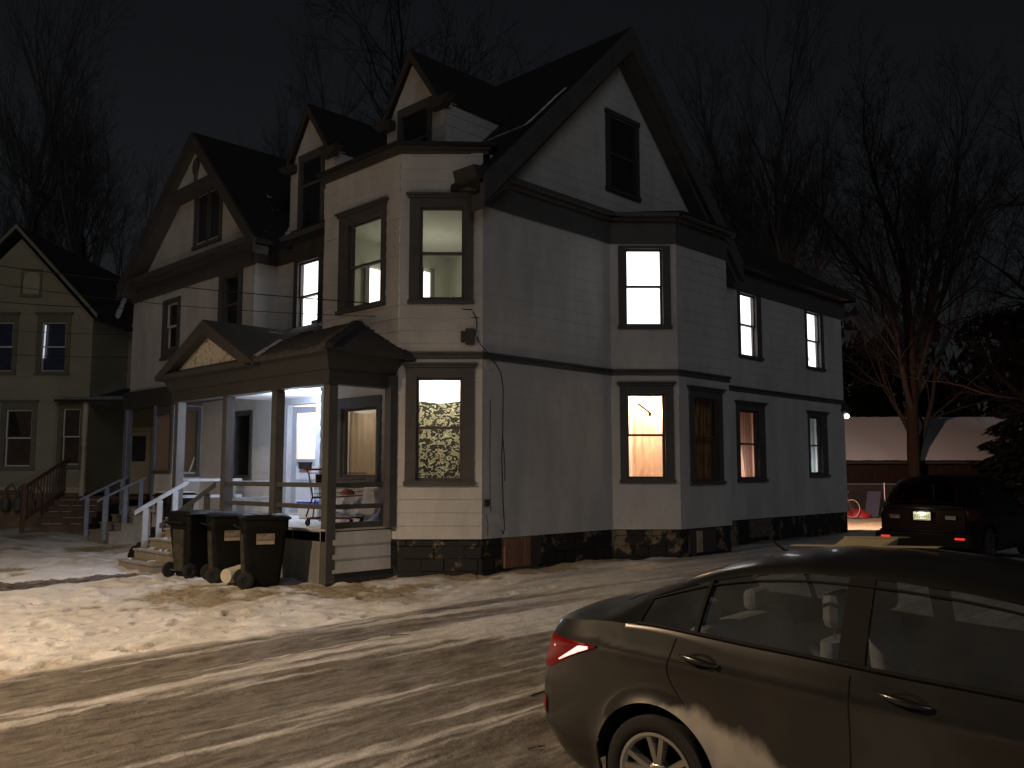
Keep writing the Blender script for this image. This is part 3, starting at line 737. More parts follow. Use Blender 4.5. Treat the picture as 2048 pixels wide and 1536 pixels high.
# porch steps
def steps(x0, n, ya, yb, ztop, zg, tread, mtl, name='steps'):
    mb = MB(); rise = (ztop - zg) / (n + 1)
    for k in range(n):
        zt = ztop - rise * (k + 1); xa = x0 - tread * k
        mb.box((xa - tread, ya, zg - 0.2), (xa - 0.001 * k, yb, zt - 0.04)); mb.box((xa - tread - 0.03, ya - 0.02, zt - 0.039), (xa, yb + 0.02, zt))
    return mb.build(name, mtl, house)
M['step'] = mat('brown_grey_steps', (0.27, 0.24, 0.20), 0.85, var=0.2, scale=6, bump=0.2)
steps(-2.42, 4, 4.87, 6.42, FL, G0 - 0.04, 0.30, M['step'])
for k in range(3):
    zt = FL - (FL - G0 + 0.04) / 5 * (k + 2)
    for q in range(5):
        yy = rnd.uniform(4.95, 6.1); xx = -2.42 - 0.3 * (k + 1) - rnd.uniform(0.05, 0.25)
        snow_strip([(xx, yy, zt), (xx + 0.02, yy + rnd.uniform(0.1, 0.3), zt)], 0.05, house)
mb = MB()      # stair rails: sloping handrail, two flat balusters
def stair_rail(mb, xa, za, xb, zb, y, posts, zf_, w=0.09):
    mb.prism([(xa, y - 0.03, za), (xb, y - 0.03, zb), (xb, y - 0.03, zb - w), (xa, y - 0.03, za - w)], (0, 0.06, 0))
    for x, zz in posts:
        zt = za + (zb - za) * (x - xa) / (xb - xa) - w
        mb.box((x - 0.055, y - 0.02, zz), (x + 0.055, y + 0.02, zt))
stair_rail(mb, -3.32, 0.96, -2.24, 1.56, 6.5, ((-3.1, 0.1), (-2.82, 0.26), (-2.5, 0.45)), 0)
mb.build('stair_rail', RM, house)
mb = MB(); stair_rail(mb, -3.55, 0.78, -2.5, 1.52, 4.80, ((-3.0, 0.26), (-2.66, 0.45)), 0); mb.build('stair_rail', M['postgrey'], house)

# ---- left corner vestibule and second porch
fV = Fr((-0.75, 0), (0, 1), (-1, 0)); fVs = Fr((-0.75, 10.56), (1, 0), (0, -1)); fVl = Fr((-0.75, 11.72), (1, 0), (0, 1))
mb = MB(); siding(fV, rect(10.56, 11.72, FL - 0.1, 1.68), (), mb=mb); mb.build('wall', M['siding'], house); mb = MB(); siding(fVs, rect(0, 0.75, FL - 0.1, 3.42), [(0.17, 0.62, 1.72, 3.28)], mb=mb); mb.build('wall', M['siding'], house)
mb = MB(); siding(Fr((0.9, 0), (0, 1), (-1, 0)), rect(10.5, 13.72, 0.3, 3.5), mb=mb); mb.build('wall', M['siding'], house); mb = MB(); siding(Fr((-0.0, 11.72), (1, 0), (0, 1)), rect(-0.7, 0.9, 0.3, 3.5), mb=mb); mb.build('wall', M['siding'], house); mb = MB(); siding(Fr((-.6, 13.71), (1, 0), (0, 1)), rect(1.3, 4, 0.3, 3.9), mb=mb); mb.build('wall', M['siding'], house)
mb = MB(); fVs.box(mb, 0.05, 0.17, 1.68, 3.4, -0.03, 0.03); fVs.box(mb, 0.62, 0.72, 1.68, 3.4, -0.03, 0.03); fVs.box(mb, 0.17, 0.62, 3.28, 3.4, -0.03, 0.028); fVs.box(mb, 0.05, 0.72, 1.6, 1.678, -0.03, 0.05)
w_ = mb.build('window', M['trim'], house)
mb = MB(); fVs.box(mb, 0.17, 0.62, 1.68, 3.28, -0.2, -0.05); mb.build('pane', mat('dark_brown_pane', (0.11, 0.075, 0.04), 0.3), w_)  # dark brown glass, unlit
mb = MB(); mb.beam(fVs.p(0.46, 1.72, 0.0), fVs.p(0.60, 2.1, -0.03), 0.03, 0.03); mb.build('prop_stick', M['sashwhite'], w_)
mb = MB(); fV.box(mb, 10.6, 11.7, 1.68, 1.76, -0.05, 0.04); fV.box(mb, 10.6, 10.72, 1.76, 3.44, -0.05, 0.03); fV.box(mb, 10.72, 11.6, 3.2, 3.42, -0.04, 0.02)
w_ = mb.build('window', M['trim'], house)
mb = MB(); fV.box(mb, 10.72, 11.55, 1.76, 3.2, -0.1, -0.05); mb.build('pane', mat('brown_pane', (0.30, 0.21, 0.16), 0.35), w_)
mb = MB(); mb.box((-0.78, 7.22, 3.44), (-0.5, 13.78, 3.92)); mb.box((-0.6, 7.0, 3.88), (0, 13.7, 3.92)); mb.build('porch_beam', M['trim2'], house)
M['bluepost'] = mat('blue_grey_post_paint', (0.16, 0.18, 0.23), 0.65, var=0.15, scale=5)
for cy in (11.62, 13.5):
    mb = MB(); mb.box((-0.78, cy - 0.08, FL), (-0.62, cy + 0.08, 3.44)); mb.build('porch_post', M['bluepost'], house)
mb = MB(); mb.box((-0.78, 11.75, FL - 0.1), (0.9, 13.7, FL)); mb.box((-0.76, 11.75, -0.2), (-0.72, 13.7, FL - 0.1)); mb.build('porch_floor', M['porchwood'], house)
steps(-0.8, 3, 11.9, 13.3, FL, 0.02, 0.3, M['step'])
mb = MB()
for y in (12.0, 13.22): mb = MB(); stair_rail(mb, -2.0, 1.02, -0.78, 1.62, y, ((-1.8, 0.0), (-1.3, 0.2), (-0.9, 0.7)), 0, 0.06); mb.build('stair_rail', M['bluepost'], house)

# ---- entrance: casing, half open panelled door, hall
mb = MB()
y0d, y1d, z0d, z1d = DOOR
f0.box(mb, y0d - 0.14, y0d, z0d, z1d, -0.02, 0.03); f0.box(mb, y1d, y1d + 0.14, z0d, z1d, -0.02, 0.03); f0.box(mb, y0d - 0.18, y1d + 0.18, z1d, z1d + 0.14, -0.02, 0.04)
f0.box(mb, y0d - 0.02, y0d, z0d, z1d, -0.16, -0.022); f0.box(mb, y1d, y1d + 0.02, z0d, z1d, -0.16, -0.022); f0.box(mb, y0d, y1d, z1d, z1d + 0.02, -0.16, -0.022); f0.box(mb, y0d, y1d, FL - 0.04, FL + 0.02, -0.2, 0.06)
mb.build('door_frame', RM, house)
ang = math.radians(24)
fD = Fr((0.10, y1d - 0.02), (math.sin(ang), -math.cos(ang)), (-math.cos(ang), -math.sin(ang)))
dw = 0.86
mb = MB(); zb, zt = FL + 0.03, z1d - 0.03
for a, b, c, d in ((0, 0.12, zb, zt), (dw - 0.12, dw, zb, zt), (0.12, dw - 0.12, zt - 0.14, zt), (0.12, dw - 0.12, zb, zb + 0.2), (0.12, dw - 0.12, zb + 0.62, zb + 0.74), (0.12, dw - 0.12, zb + 1.05, zb + 1.2)):
    fD.box(mb, a, b, c, d, -0.022, 0.022)
door = mb.build('door', mat('slate_door_paint', (0.24, 0.26, 0.30), 0.5, var=0.08), house)
mb = MB(); fD.box(mb, 0.12, dw - 0.12, zb + 0.2, zb + 0.62, -0.012, 0.006); fD.box(mb, 0.12, dw - 0.12, zb + 0.74, zb + 1.05, -0.012, 0.006)
for c, d in ((zb + 0.22, zb + 0.60), (zb + 0.76, zb + 1.03)): fD.box(mb, 0.15, dw - 0.15, c, d, 0.006, 0.016)
mb.build('door_panel', mat('pale_door_panel', (0.5, 0.51, 0.54), 0.5), door)
mb = MB(); mb.poly([fD.p(0.12, zb + 1.2, 0), fD.p(dw - 0.12, zb + 1.2, 0), fD.p(dw - 0.12, zt - 0.14, 0), fD.p(0.12, zt - 0.14, 0)]); mb.build('pane', M['glass'], door)
mb = MB(); fD.box(mb, 0.26, 0.54, zb + 0.98, zb + 1.10, 0.022, 0.12); fD.box(mb, 0.24, 0.56, zb + 1.10, zb + 1.13, 0.022, 0.135); mb.build('mailbox', M['black'], door)
mb = MB(); mb.lathe(fD.p(dw - 0.06, zb + 0.95, 0.02), fD.n, [(0, 0.03), (0.02, 0.015), (0.04, 0.03), (0.065, 0.022), (0.07, 0)], 14); mb.build('handle', M['metal'], door, smooth=True)
mb = MB()      # hall
mb.poly([(0.12, 4.9, FL), (3.2, 4.9, FL), (3.2, 6.6, FL), (0.12, 6.6, FL)]); mb.poly([(0.12, 4.9, 3.3), (3.2, 4.9, 3.3), (3.2, 6.6, 3.3), (0.12, 6.6, 3.3)])
mb.poly([(3.2, 4.9, FL), (3.2, 6.6, FL), (3.2, 6.6, 3.3), (3.2, 4.9, 3.3)]); mb.poly([(0.12, 4.9, FL), (3.2, 4.9, FL), (3.2, 4.9, 3.3), (0.12, 4.9, 3.3)]); mb.poly([(0.12, 6.6, FL), (3.2, 6.6, FL), (3.2, 6.6, 3.3), (0.12, 6.6, 3.3)])
mb.poly([(0.12, 4.9, FL), (0.12, 5.2, FL), (0.12, 5.2, 3.3), (0.12, 4.9, 3.3)]); mb.poly([(0.12, 6.35, FL), (0.12, 6.6, FL), (0.12, 6.6, 3.3), (0.12, 6.35, 3.3)])
mb.build('hall', M['peach'], house)
lamp('hall_light', 'POINT', (1.7, 5.9, 3.0), 190, (0.97, 0.97, 1.0), 0.1)
mb = MB()
n = 18; vs = []; fs = []
for i in range(n + 1):
    for j in range(7):
        t = i / n; u = j / 6
        vs.append((0.62 + 0.05 * math.sin(t * 12) + 0.05 * u, 5.0 + 0.42 * t * (0.7 + 0.3 * u), FL + 0.02 + 1.15 * (1 - u) ))
for i in range(n):
    for j in range(6):
        b = i * 7 + j; fs.append((b, b + 7, b + 8, b + 1))
mb.mesh(vs, fs); tag(mb.build('hanging_cloth', mat('dark_red_cloth', (0.16, 0.022, 0.014), 0.9, var=0.3), None, smooth=True), 'dark red cloth hanging inside the open front door', 'cloth')
# house number plate, wires and small box beside the door
mb = MB(); f0.box(mb, 6.53, 6.63, 2.1, 2.3, 0.0, 0.05); f0.box(mb, 6.52, 6.6, 1.9, 2.05, 0.0, 0.04); mb.tube([f0.p(6.58, 1.9, 0.03), f0.p(6.62, 1.5, 0.03), f0.p(6.6, 1.1, 0.02)], 0.008, 5); mb.build('doorbell_box', M['sashwhite'], house)
# porch lamp
PL = (-0.95, 4.6, 3.08)
mb = MB(); mb.lathe((PL[0], PL[1], 3.36), (0, 0, -1), [(0, 0.1), (0.03, 0.1), (0.05, 0.05), (0.06, 0.0)], 18); mb.build('porch_lamp', M['sashwhite'], house, smooth=True)
lamp('porch_light', 'POINT', PL, 195, (0.70, 0.81, 1.0), 0.05)

# ---- utilities on the corner
mb = MB(); fB.box(mb, 0.14, 0.30, 3.96, 4.24, 0.0, 0.1); fB.box(mb, 0.20, 0.38, 4.0, 4.2, 0.0, 0.07); mb.build('junction_box', M['trim2'], house, bevel=0.008)
mb = MB()
def P2(fr, l): return [fr.p(*q) for q in l]
mb.tube(P2(fB, [(0.18, 4.55, 0.03), (0.12, 4.45, 0.03), (0.1, 4.3, 0.03), (0.14, 4.1, 0.04)]), 0.009, 6)
mb.tube([fB.p(0.1, 4.1, 0.04), fB.p(0.03, 3.95, 0.07), fS.p(0.04, 3.82, 0.09), fS.p(0.1, 3.72, 0.07), fS.p(0.3, 3.66, 0.02), fS.p(0.44, 3.5, 0.02), fS.p(0.5, 3.2, 0.02), fS.p(0.49, 2.4, 0.02), fS.p(0.46, 2.0, 0.025), fS.p(0.5, 1.2, 0.02), fS.p(0.54, 0.72, 0.02), fS.p(0.5, 0.62, 0.02), fS.p(0.46, 0.7, 0.03)], 0.0085, 6)
mb.tube([fS.p(0.48, 2.4, 0.025), fS.p(0.53, 1.9, 0.03), fS.p(0.54, 1.55, 0.025)], 0.007, 6)
mb.tube([fS.p(0.18, 3.0, 0.02), fS.p(0.17, 1.9, 0.02), fS.p(0.18, 1.2, 0.02), fS.p(0.2, 1.02, 0.02)], 0.006, 6)
mb.tube([fS.p(0.08, 0.98, 0.02), fS.p(0.13, 0.8, 0.02), fS.p(0.12, 0.62, 0.02)], 0.006, 6)
mb.build('utility_cable', M['wire'], house)
mb = MB(); mb.tube([fS.p(0.12 + 0.09 * math.cos(t), 3.62 + 0.09 * math.sin(t), 0.03) for t in [k * math.pi / 8 for k in range(17)]], 0.007, 6); mb.build('cable_coil', M['sashwhite'], house)
mb = MB(); fS.box(mb, 0.03, 0.14, 1.12, 1.24, 0.0, 0.05); mb.build('outlet_box', M['trim2'], house, bevel=0.005)
# rear corner: electrical box and bare bulb
mb = MB(); mb.prism([(14.6, -0.12, 3.5), (14.95, -0.12, 3.45), (15.02, -0.12, 3.62), (14.7, -0.12, 3.72)], (0, 0.14, 0)); mb.build('corner_flashing', M['trim2'], house)
LP = V((15.13, 0.05, 3.40))
mb = MB(); mb.tube([(14.86, 0.12, 3.46), (15.0, 0.1, 3.46), LP + V((0, 0, 0.05))], 0.018, 8); lb = mb.build('wall_lamp', M['metal'], house)
mb = MB(); mb.lathe(LP, (0, 0, 1), [(-0.085, 0.0), (-0.075, 0.045), (-0.03, 0.08), (0.02, 0.075), (0.05, 0.04), (0.06, 0.0)], 16)
mb.build('bulb', emit('bulb', (1.0, 0.78, 0.55), 9.0), lb, smooth=True)
bl_ = lamp('bulb_light', 'SPOT', LP + V((0.10, 0.05, -0.02)), 2700, (1.0, 0.62, 0.46), 0.08)
bl_.data.spot_size = math.radians(112); bl_.data.spot_blend = 0.35; bl_.rotation_euler = V((-0.78, -0.50, 0.42)).to_track_quat('Z', 'Y').to_euler()
# ================================================================= THINGS AROUND THE PORCH
def text_mesh(body, size, mtl, parent, loc, rot, name, ext=0.001, width=None):
    c = bpy.data.curves.new(name, 'FONT'); c.body = body; c.size = size; c.extrude = ext; c.align_x = 'CENTER'; c.align_y = 'CENTER'
    t = bpy.data.objects.new(name, c); COL.objects.link(t)
    dg = bpy.context.evaluated_depsgraph_get(); me = bpy.data.meshes.new_from_object(t.evaluated_get(dg))
    bpy.data.objects.remove(t); me.materials.clear(); me.materials.append(mtl)
    if width:
        xs = [v.co.x for v in me.vertices]; k = width / (max(xs) - min(xs))
        for v in me.vertices: v.co.x *= k
    o = bpy.data.objects.new(name, me); COL.objects.link(o); o.parent = parent; o.location = loc; o.rotation_euler = rot
    return o
M['bin'] = mat('dark_green_black_bin', (0.0055, 0.0058, 0.0052), 0.65, var=0.3, scale=4, bump=0.1, spec=0.18)
M['binscuff'] = mat('scuffed_bin_panel', (0.05, 0.046, 0.036), 0.8, var=0.45, scale=8, spec=0.2)
M['bingrey'] = mat('grey_bin_plastic', (0.10, 0.088, 0.072), 0.7, var=0.3, scale=6)
M['label'] = mat('cream_label', (0.34, 0.29, 0.20), 0.8)
M['ink'] = mat('label_ink', (0.06, 0.045, 0.04), 0.8)
def make_bin(label, loc, rz, group, col='bin', labelled=True):
    """wheeled cart: local -y is the side with wheels and handle, +y the lid front"""
    t = thing('wheeled_bin', label, 'bin', loc, rz, group)
    H_ = 1.07
    def ring(z, hw, hd, yc=0.0, r=0.07, n=4):
        out = []
        for cx, cy, a0 in ((1, 1, 0), (-1, 1, 90), (-1, -1, 180), (1, -1, 270)):
            for k in range(n + 1):
                a = math.radians(a0 + 90 * k / n); out.append((cx * (hw - r) + r * math.cos(a), yc + cy * (hd - r) + r * math.sin(a), z))
        return out
    mb = MB()
    rs = [ring(0.03, 0.20, 0.24, 0.02), ring(0.1, 0.22, 0.26, 0.02), ring(0.5, 0.255, 0.30, 0.02), ring(0.90, 0.29, 0.34, 0.02), ring(0.92, 0.305, 0.36, 0.02), ring(H_, 0.31, 0.365, 0.02)]
    nn = len(rs[0]); vs = [p for r in rs for p in r]
    fs = [(i * nn + j, i * nn + (j + 1) % nn, (i + 1) * nn + (j + 1) % nn, (i + 1) * nn + j) for i in range(len(rs) - 1) for j in range(nn)] + [tuple(range(nn - 1, -1, -1)), tuple((len(rs) - 1) * nn + j for j in range(nn))]
    mb.mesh(vs, fs); mb.build('body', M[col], t, smooth=True, local=True)
    mb = MB(); mb.prism([(-0.12, -0.30, 0.12), (0.12, -0.30, 0.12), (0.15, -0.335, 0.84), (-0.15, -0.335, 0.84)], (0, 0.08, 0)); mb.build('back_panel', M['binscuff'], t, local=True, bevel=0.02)
    mb = MB()
    l0 = ring(H_ + 0.005, 0.33, 0.39, 0.03); l1 = ring(H_ + 0.035, 0.335, 0.395, 0.03); l2 = ring(H_ + 0.085, 0.27, 0.33, 0.03)
    vs = l0 + l1 + l2; fs = [(i * nn + j, i * nn + (j + 1) % nn, (i + 1) * nn + (j + 1) % nn, (i + 1) * nn + j) for i in range(2) for j in range(nn)] + [tuple(2 * nn + j for j in range(nn))]
    mb.mesh(vs, fs); mb.build('lid', M[col], t, smooth=True, local=True)
    mb = MB(); mb.tube([(-0.24, -0.33, 0.93), (-0.24, -0.42, 0.97), (0.24, -0.42, 0.97), (0.24, -0.33, 0.93)], 0.017, 8); mb.build('handle', M['black'], t, local=True)
    for s in (-1, 1):
        mb = MB(); mb.lathe((s * 0.25, -0.27, 0.13), (s, 0, 0), [(0, 0.0), (0, 0.125), (0.012, 0.135), (0.05, 0.135), (0.062, 0.12), (0.062, 0.06), (0.05, 0.05), (0.05, 0)], 22)
        mb.build('wheel', M['rubber'], t, smooth=True, local=True)
    mb = MB(); mb.tube([(-0.25, -0.27, 0.13), (0.25, -0.27, 0.13)], 0.014, 8); mb.build('axle', M['metal'], t, local=True)
    if labelled:
        for s in (1, -1):
            mb = MB()
            mb.hexa([(s * 0.284, -0.12, 0.69), (s * 0.290, -0.12, 0.69), (s * 0.290, 0.16, 0.69), (s * 0.284, 0.16, 0.69), (s * 0.296, -0.12, 0.86), (s * 0.302, -0.12, 0.86), (s * 0.302, 0.16, 0.86), (s * 0.296, 0.16, 0.86)])
            lb = mb.build('sticker', M['label'], t, local=True)
            for z, txt, wd in ((0.84, 'PROPERTY OF', 0.26), (0.80, 'CITY OF', 0.25), (0.76, 'DO NOT REMOVE', 0.26)):
                text_mesh(txt, 0.044, M['ink'], lb, (s * (0.2875 + (z - 0.66) * 0.075 + 0.002), 0.02, z), (math.radians(90 - 4 * s * 0), 0, math.radians(90 * s)), 'lettering', 0.002, wd)
    return t
M['thinsnow'] = mat('thin_snow', (0.35, 0.35, 0.37), 0.85)
BG = 'wheeled bins in front of the porch'
b1_ = make_bin('dark wheeled bin nearest the viewer with its whole cream sticker in view', rd(-4.06, 14.4, G0 - 0.02), math.radians(-113), BG)
make_bin('dark wheeled bin with its cream sticker partly hidden behind the nearest bin', rd(-4.84, 15.15, G0 - 0.02), math.radians(-108), BG)
make_bin('dark wheeled bin beside the steps with its long scuffed back panel facing out', rd(-5.66, 15.75, G0 - 0.02), math.radians(-78), BG, labelled=False)
b1 = None
b4 = make_bin('dark wheeled bin behind the stair rail with a snow covered lid', (-1.7, 8.3, 0.1), math.radians(-85), BG)
def lumps(pts, r, h, mtl, name, label=None, cat=None, parent=None, seed=1, flat=1.0, local=False):
    """a low irregular heap"""
    q = random.Random(seed); mb = MB(); n = 16; vs = []; fs = []; rings = 5
    c = V(pts)
    for k in range(rings):
        t = k / (rings - 1)
        for j in range(n):
            a = 2 * math.pi * j / n; rr = r * math.cos(t * math.pi / 2) * (0.8 + 0.4 * q.random()) + 0.002
            vs.append((c.x + rr * math.cos(a), c.y + rr * math.sin(a) * flat, c.z + h * math.sin(t * math.pi / 2) * (0.9 + 0.2 * q.random())))
    for k in range(rings - 1):
        for j in range(n): fs.append((k * n + j, k * n + (j + 1) % n, (k + 1) * n + (j + 1) % n, (k + 1) * n + j))
    fs.append(tuple((rings - 1) * n + j for j in range(n)))
    mb.mesh(vs, fs); o = mb.build(name, mtl, parent, smooth=True, angle=180, local=local)
    if label: tag(o, label, cat)
    return o
q_ = random.Random(9)
for k in range(5):
    mb = MB(); x_, y_ = q_.uniform(-0.2, 0.2), q_.uniform(-0.25, 0.3)
    lumps((x_, y_, 1.15), q_.uniform(0.05, 0.11), 0.012, M['thinsnow'], 'lid_snow', parent=b1_, seed=k, local=True)
mb = MB(); mb.box((-0.27, -0.3, 1.156), (0.27, 0.36, 1.18)); mb.build('lid_snow', M['roofsnow'], b4, local=True, bevel=0.01)
# bucket lying on its side
t = thing('bucket', 'white plastic bucket lying on the snow between the bins', 'bucket', rd(-4.62, 14.75, G0 + 0.1), math.radians(20))
mb = MB(); mb.lathe((-0.17, 0, 0.02), (1, 0, 0), [(0, 0.0), (0.0, 0.115), (0.02, 0.12), (0.30, 0.145), (0.31, 0.155), (0.33, 0.155), (0.33, 0.14), (0.05, 0.11), (0.05, 0)], 24); mb.build('body', mat('white_bucket', (0.6, 0.55, 0.45), 0.5, var=0.15), t, smooth=True, local=True)
mb = MB(); mb.tube([(0.12, 0.15 * math.cos(a), 0.02 + 0.15 * math.sin(a)) for a in [math.pi * k / 10 for k in range(11)]], 0.004, 6); mb.build('handle', M['metal'], t, local=True)
# bag and orange block beside the steps
lumps((-2.95, 7.0, G0), 0.24, 0.38, M['black'], 'rubbish_bag', 'black rubbish bag slumped against the left side of the porch steps', 'bag', seed=4)
mb = MB(); mb.box((-2.78, 6.56, 0.0), (-2.6, 6.74, 0.42)); mb.box((-2.74, 6.58, 0.421), (-2.62, 6.72, 0.5)); tag(mb.build('orange_crate', mat('faded_orange', (0.38, 0.13, 0.05), 0.8, var=0.3), None, bevel=0.01), 'faded orange crate behind the stair rail of the lit porch', 'crate')
# cooler on the porch
t = thing('cool_box', 'white cool box with a blue lid standing on the porch floor', 'cooler', (-0.65, 4.2, FL), math.radians(5))
mb = MB(); mb.hexa([(-0.18, -0.28, 0), (0.18, -0.28, 0), (0.18, 0.28, 0), (-0.18, 0.28, 0), (-0.21, -0.31, 0.30), (0.21, -0.31, 0.30), (0.21, 0.31, 0.30), (-0.21, 0.31, 0.30)]); mb.build('body', mat('cooler_white', (0.72, 0.74, 0.76), 0.45), t, local=True, bevel=0.015)
mb = MB(); mb.box((-0.225, -0.325, 0.302), (0.225, 0.325, 0.37)); mb.build('lid', mat('cooler_blue', (0.02, 0.06, 0.42), 0.4), t, local=True, bevel=0.02)
mb = MB(); mb.tube([(-0.19, -0.3, 0.3), (-0.24, -0.3, 0.36), (-0.24, 0.3, 0.36), (-0.19, 0.3, 0.3)], 0.012, 6); mb.build('handle', M['sashwhite'], t, local=True)

# shopping cart
t = thing('shopping_cart', 'red handled wire shopping cart standing at the right end of the porch', 'cart', (-1.72, 1.85, FL), math.radians(-75))
# local: +x front, handle at -x
cm = mat('cart_wire', (0.07, 0.03, 0.028), 0.4, metal=0.4); dk = mat('cart_frame', (0.08, 0.018, 0.016), 0.4, metal=0.3)
mb = MB()
for s in (-1, 1):
    mb.tube([(-0.52, s * 0.25, 0.98), (-0.45, s * 0.25, 0.9), (-0.36, s * 0.24, 0.5), (-0.5, s * 0.24, 0.16), (-0.42, s * 0.24, 0.13), (0.42, s * 0.16, 0.15), (0.47, s * 0.14, 0.18)], 0.014, 8)
    mb.tube([(-0.30, s * 0.24, 0.45), (-0.38, s * 0.2, 0.16)], 0.012, 8)
mb.tube([(-0.36, -0.24, 0.5), (-0.36, 0.24, 0.5)], 0.012, 8); mb.tube([(0.44, -0.15, 0.16), (0.44, 0.15, 0.16)], 0.012, 8); mb.tube([(-0.45, -0.24, 0.14), (-0.45, 0.24, 0.14)], 0.012, 8)
for k in range(7): mb.tube([(-0.42, -0.2 + k * 0.066, 0.135), (0.42, -0.135 + k * 0.045, 0.152)], 0.004, 5)
mb.build('frame', dk, t, local=True)
mb = MB(); mb.tube([(-0.53, -0.27, 0.985), (-0.53, 0.27, 0.985)], 0.02, 10); mb.build('handle', mat('cart_red', (0.32, 0.02, 0.015), 0.35), t, local=True)
mb = MB()
def bk(u, s, z):      # basket side, u 0..1 front to back
    lo = 0.48; hi = 0.92
    f = (z - lo) / (hi - lo)
    return (-0.40 - 0.06 * f + u * (0.82 + 0.12 * f), s * (0.235 + 0.015 * f - u * 0.07), z - 0.05 * (1 - f) * 0 + u * 0.05 * (1 - f))
for s in (-1, 1):
    for z in (0.48, 0.56, 0.64, 0.72, 0.80, 0.92): mb.tube([bk(u / 6, s, z) for u in range(7)], 0.0045 if z not in (0.48, 0.92) else 0.008, 5)
    for k in range(19): mb.tube([bk(k / 18, s, 0.48), bk(k / 18, s, 0.92)], 0.003, 4)
for z in (0.48, 0.56, 0.64, 0.72, 0.80, 0.92):
    mb.tube([bk(1, -1, z), bk(1, 1, z)], 0.0045, 5)
    if z < 0.85: mb.tube([bk(0, -1, z), bk(0, 1, z)], 0.004, 5)
for k in range(9):
    q = k / 8; a = V(bk(1, -1, 0.48)).lerp(V(bk(1, 1, 0.48)), q); b = V(bk(1, -1, 0.92)).lerp(V(bk(1, 1, 0.92)), q); mb.tube([a, b], 0.003, 4)
    a2 = V(bk(0, -1, 0.48)).lerp(V(bk(0, 1, 0.48)), q); mb.tube([a2, a], 0.003, 4)
mb.build('basket', cm, t, local=True)
mb = MB(); mb.box((-0.34, -0.2, 0.70), (-0.32, 0.2, 0.90)); mb.tube([(-0.38, -0.22, 0.74), (-0.2, -0.2, 0.70), (-0.2, 0.2, 0.70), (-0.38, 0.22, 0.74)], 0.006, 6); mb.build('child_seat', dk, t, local=True)
for x, y in ((-0.45, 0.22), (-0.45, -0.22), (0.44, 0.14), (0.44, -0.14)):
    mb = MB(); mb.lathe((x - 0.03, y - 0.014, 0.055), (0, 1, 0), [(0, 0), (0, 0.05), (0.006, 0.056), (0.022, 0.056), (0.028, 0.05), (0.028, 0)], 16); mb.box((x - 0.035, y - 0.022, 0.05), (x + 0.01, y - 0.016, 0.14)); mb.box((x - 0.035, y + 0.016, 0.05), (x + 0.01, y + 0.022, 0.14)); mb.build('wheel', M['rubber'], t, local=True)
lumps((-1.45, 1.95, FL + 0.54), 0.14, 0.1, mat('red_orange_cloth', (0.22, 0.03, 0.015), 0.8, col2=(0.30, 0.13, 0.07), scale=9), 'cloth_bundle', 'crumpled red and orange cloth lying in the shopping cart', 'cloth', seed=8)
# crumpled sheets behind the cart against the right end of the porch
mb = MB(); n = 26; vs = []; fs = []
for i in range(n + 1):
    for j in range(11):
        u = i / n; v = j / 10
        vs.append((-1.13 - 0.05 * math.sin(u * 17 + v * 5) - 0.12 * (1 - v) ** 2, 1.32 + 1.75 * u, FL + 0.01 + 0.62 * v + 0.03 * math.sin(u * 9)))
for i in range(n):
    for j in range(10):
        b = i * 11 + j; fs.append((b, b + 11, b + 12, b + 1))
mb.mesh(vs, fs); tag(mb.build('plastic_sheet', mat('pale_plastic_sheet', (0.46, 0.44, 0.44), 0.5, var=0.25, scale=4), None, smooth=True), 'crumpled pale plastic sheet propped under the porch window behind the cart', 'sheet')
# ================================================================= SERVICE WIRES
def wire(a, b, sag, r, label, group='overhead wires'):
    a = V(a); b = V(b); mb = MB(); n = 24
    mb.tube([a.lerp(b, k / n) - V((0, 0, sag * 4 * (k / n) * (1 - k / n))) for k in range(n + 1)], r, 5)
    return tag(mb.build('overhead_wire', M['wire'], None), label, 'wire', group)
def ray(x, y, d):
    v = DX * math.cos(PITCH) + V((0, 0, math.sin(PITCH))); up = -DX * math.sin(PITCH) + V((0, 0, math.cos(PITCH)))
    w = v + RX * ((x - 1024) / F_PX) - up * ((y - 768) / F_PX); return EYE + w * (d / w.dot(DX))
wire(fB.p(0.18, 4.58, 0.05), ray(-140, 512, 18.5), 0.12, 0.010, 'upper of two wires running to the corner of the white house')
wire(fB.p(0.07, 4.44, 0.05), ray(-140, 545, 18.5), 0.25, 0.007, 'lower of two wires running to the corner of the white house')
wire(ray(-140, 590, 25), ray(330, 618, 27.5), 0.1, 0.011, 'highest wire crossing the front of the green gabled house')
wire(ray(-140, 697, 25), ray(330, 712, 27.5), 0.12, 0.010, 'lowest wire crossing below the upstairs windows of the green house')
wire(ray(-140, 646, 25), ray(330, 668, 27.5), 0.12, 0.008, 'middle wire crossing the upstairs windows of the green house')
# ================================================================= NEIGHBOUR'S GREEN HOUSE
def nz3(r, d, z): return rd(r, d, z)
ng = thing('gabled_house', 'dull green gabled clapboard house with bluish upstairs windows left of the white house', 'house', rd(-16.3, 28.5))
NR, ND = -16.3, 28.5
fN = Fr(rd(NR, ND), RX, -DX); fW = Fr(rd(NR, 31.2), RX, -DX); fNs = Fr(rd(NR + 2.5, ND), DX, RX)
M['green'] = mat('dull_green_clapboard', (0.285, 0.265, 0.19), 0.8, var=0.12, scale=1.2, bump=0.15)
M['greentrim'] = mat('dark_green_trim', (0.15, 0.14, 0.10), 0.8, var=0.15)
M['bluepane'] = mat('bluish_glow_colour', (0.035, 0.045, 0.085), 0.15, var=0.3, scale=2, spec=0.6)  # dim bluish room glow put into the pane colour
M['brownpane'] = mat('brownish_window_glass', (0.075, 0.05, 0.035), 0.2, var=0.3, scale=3)
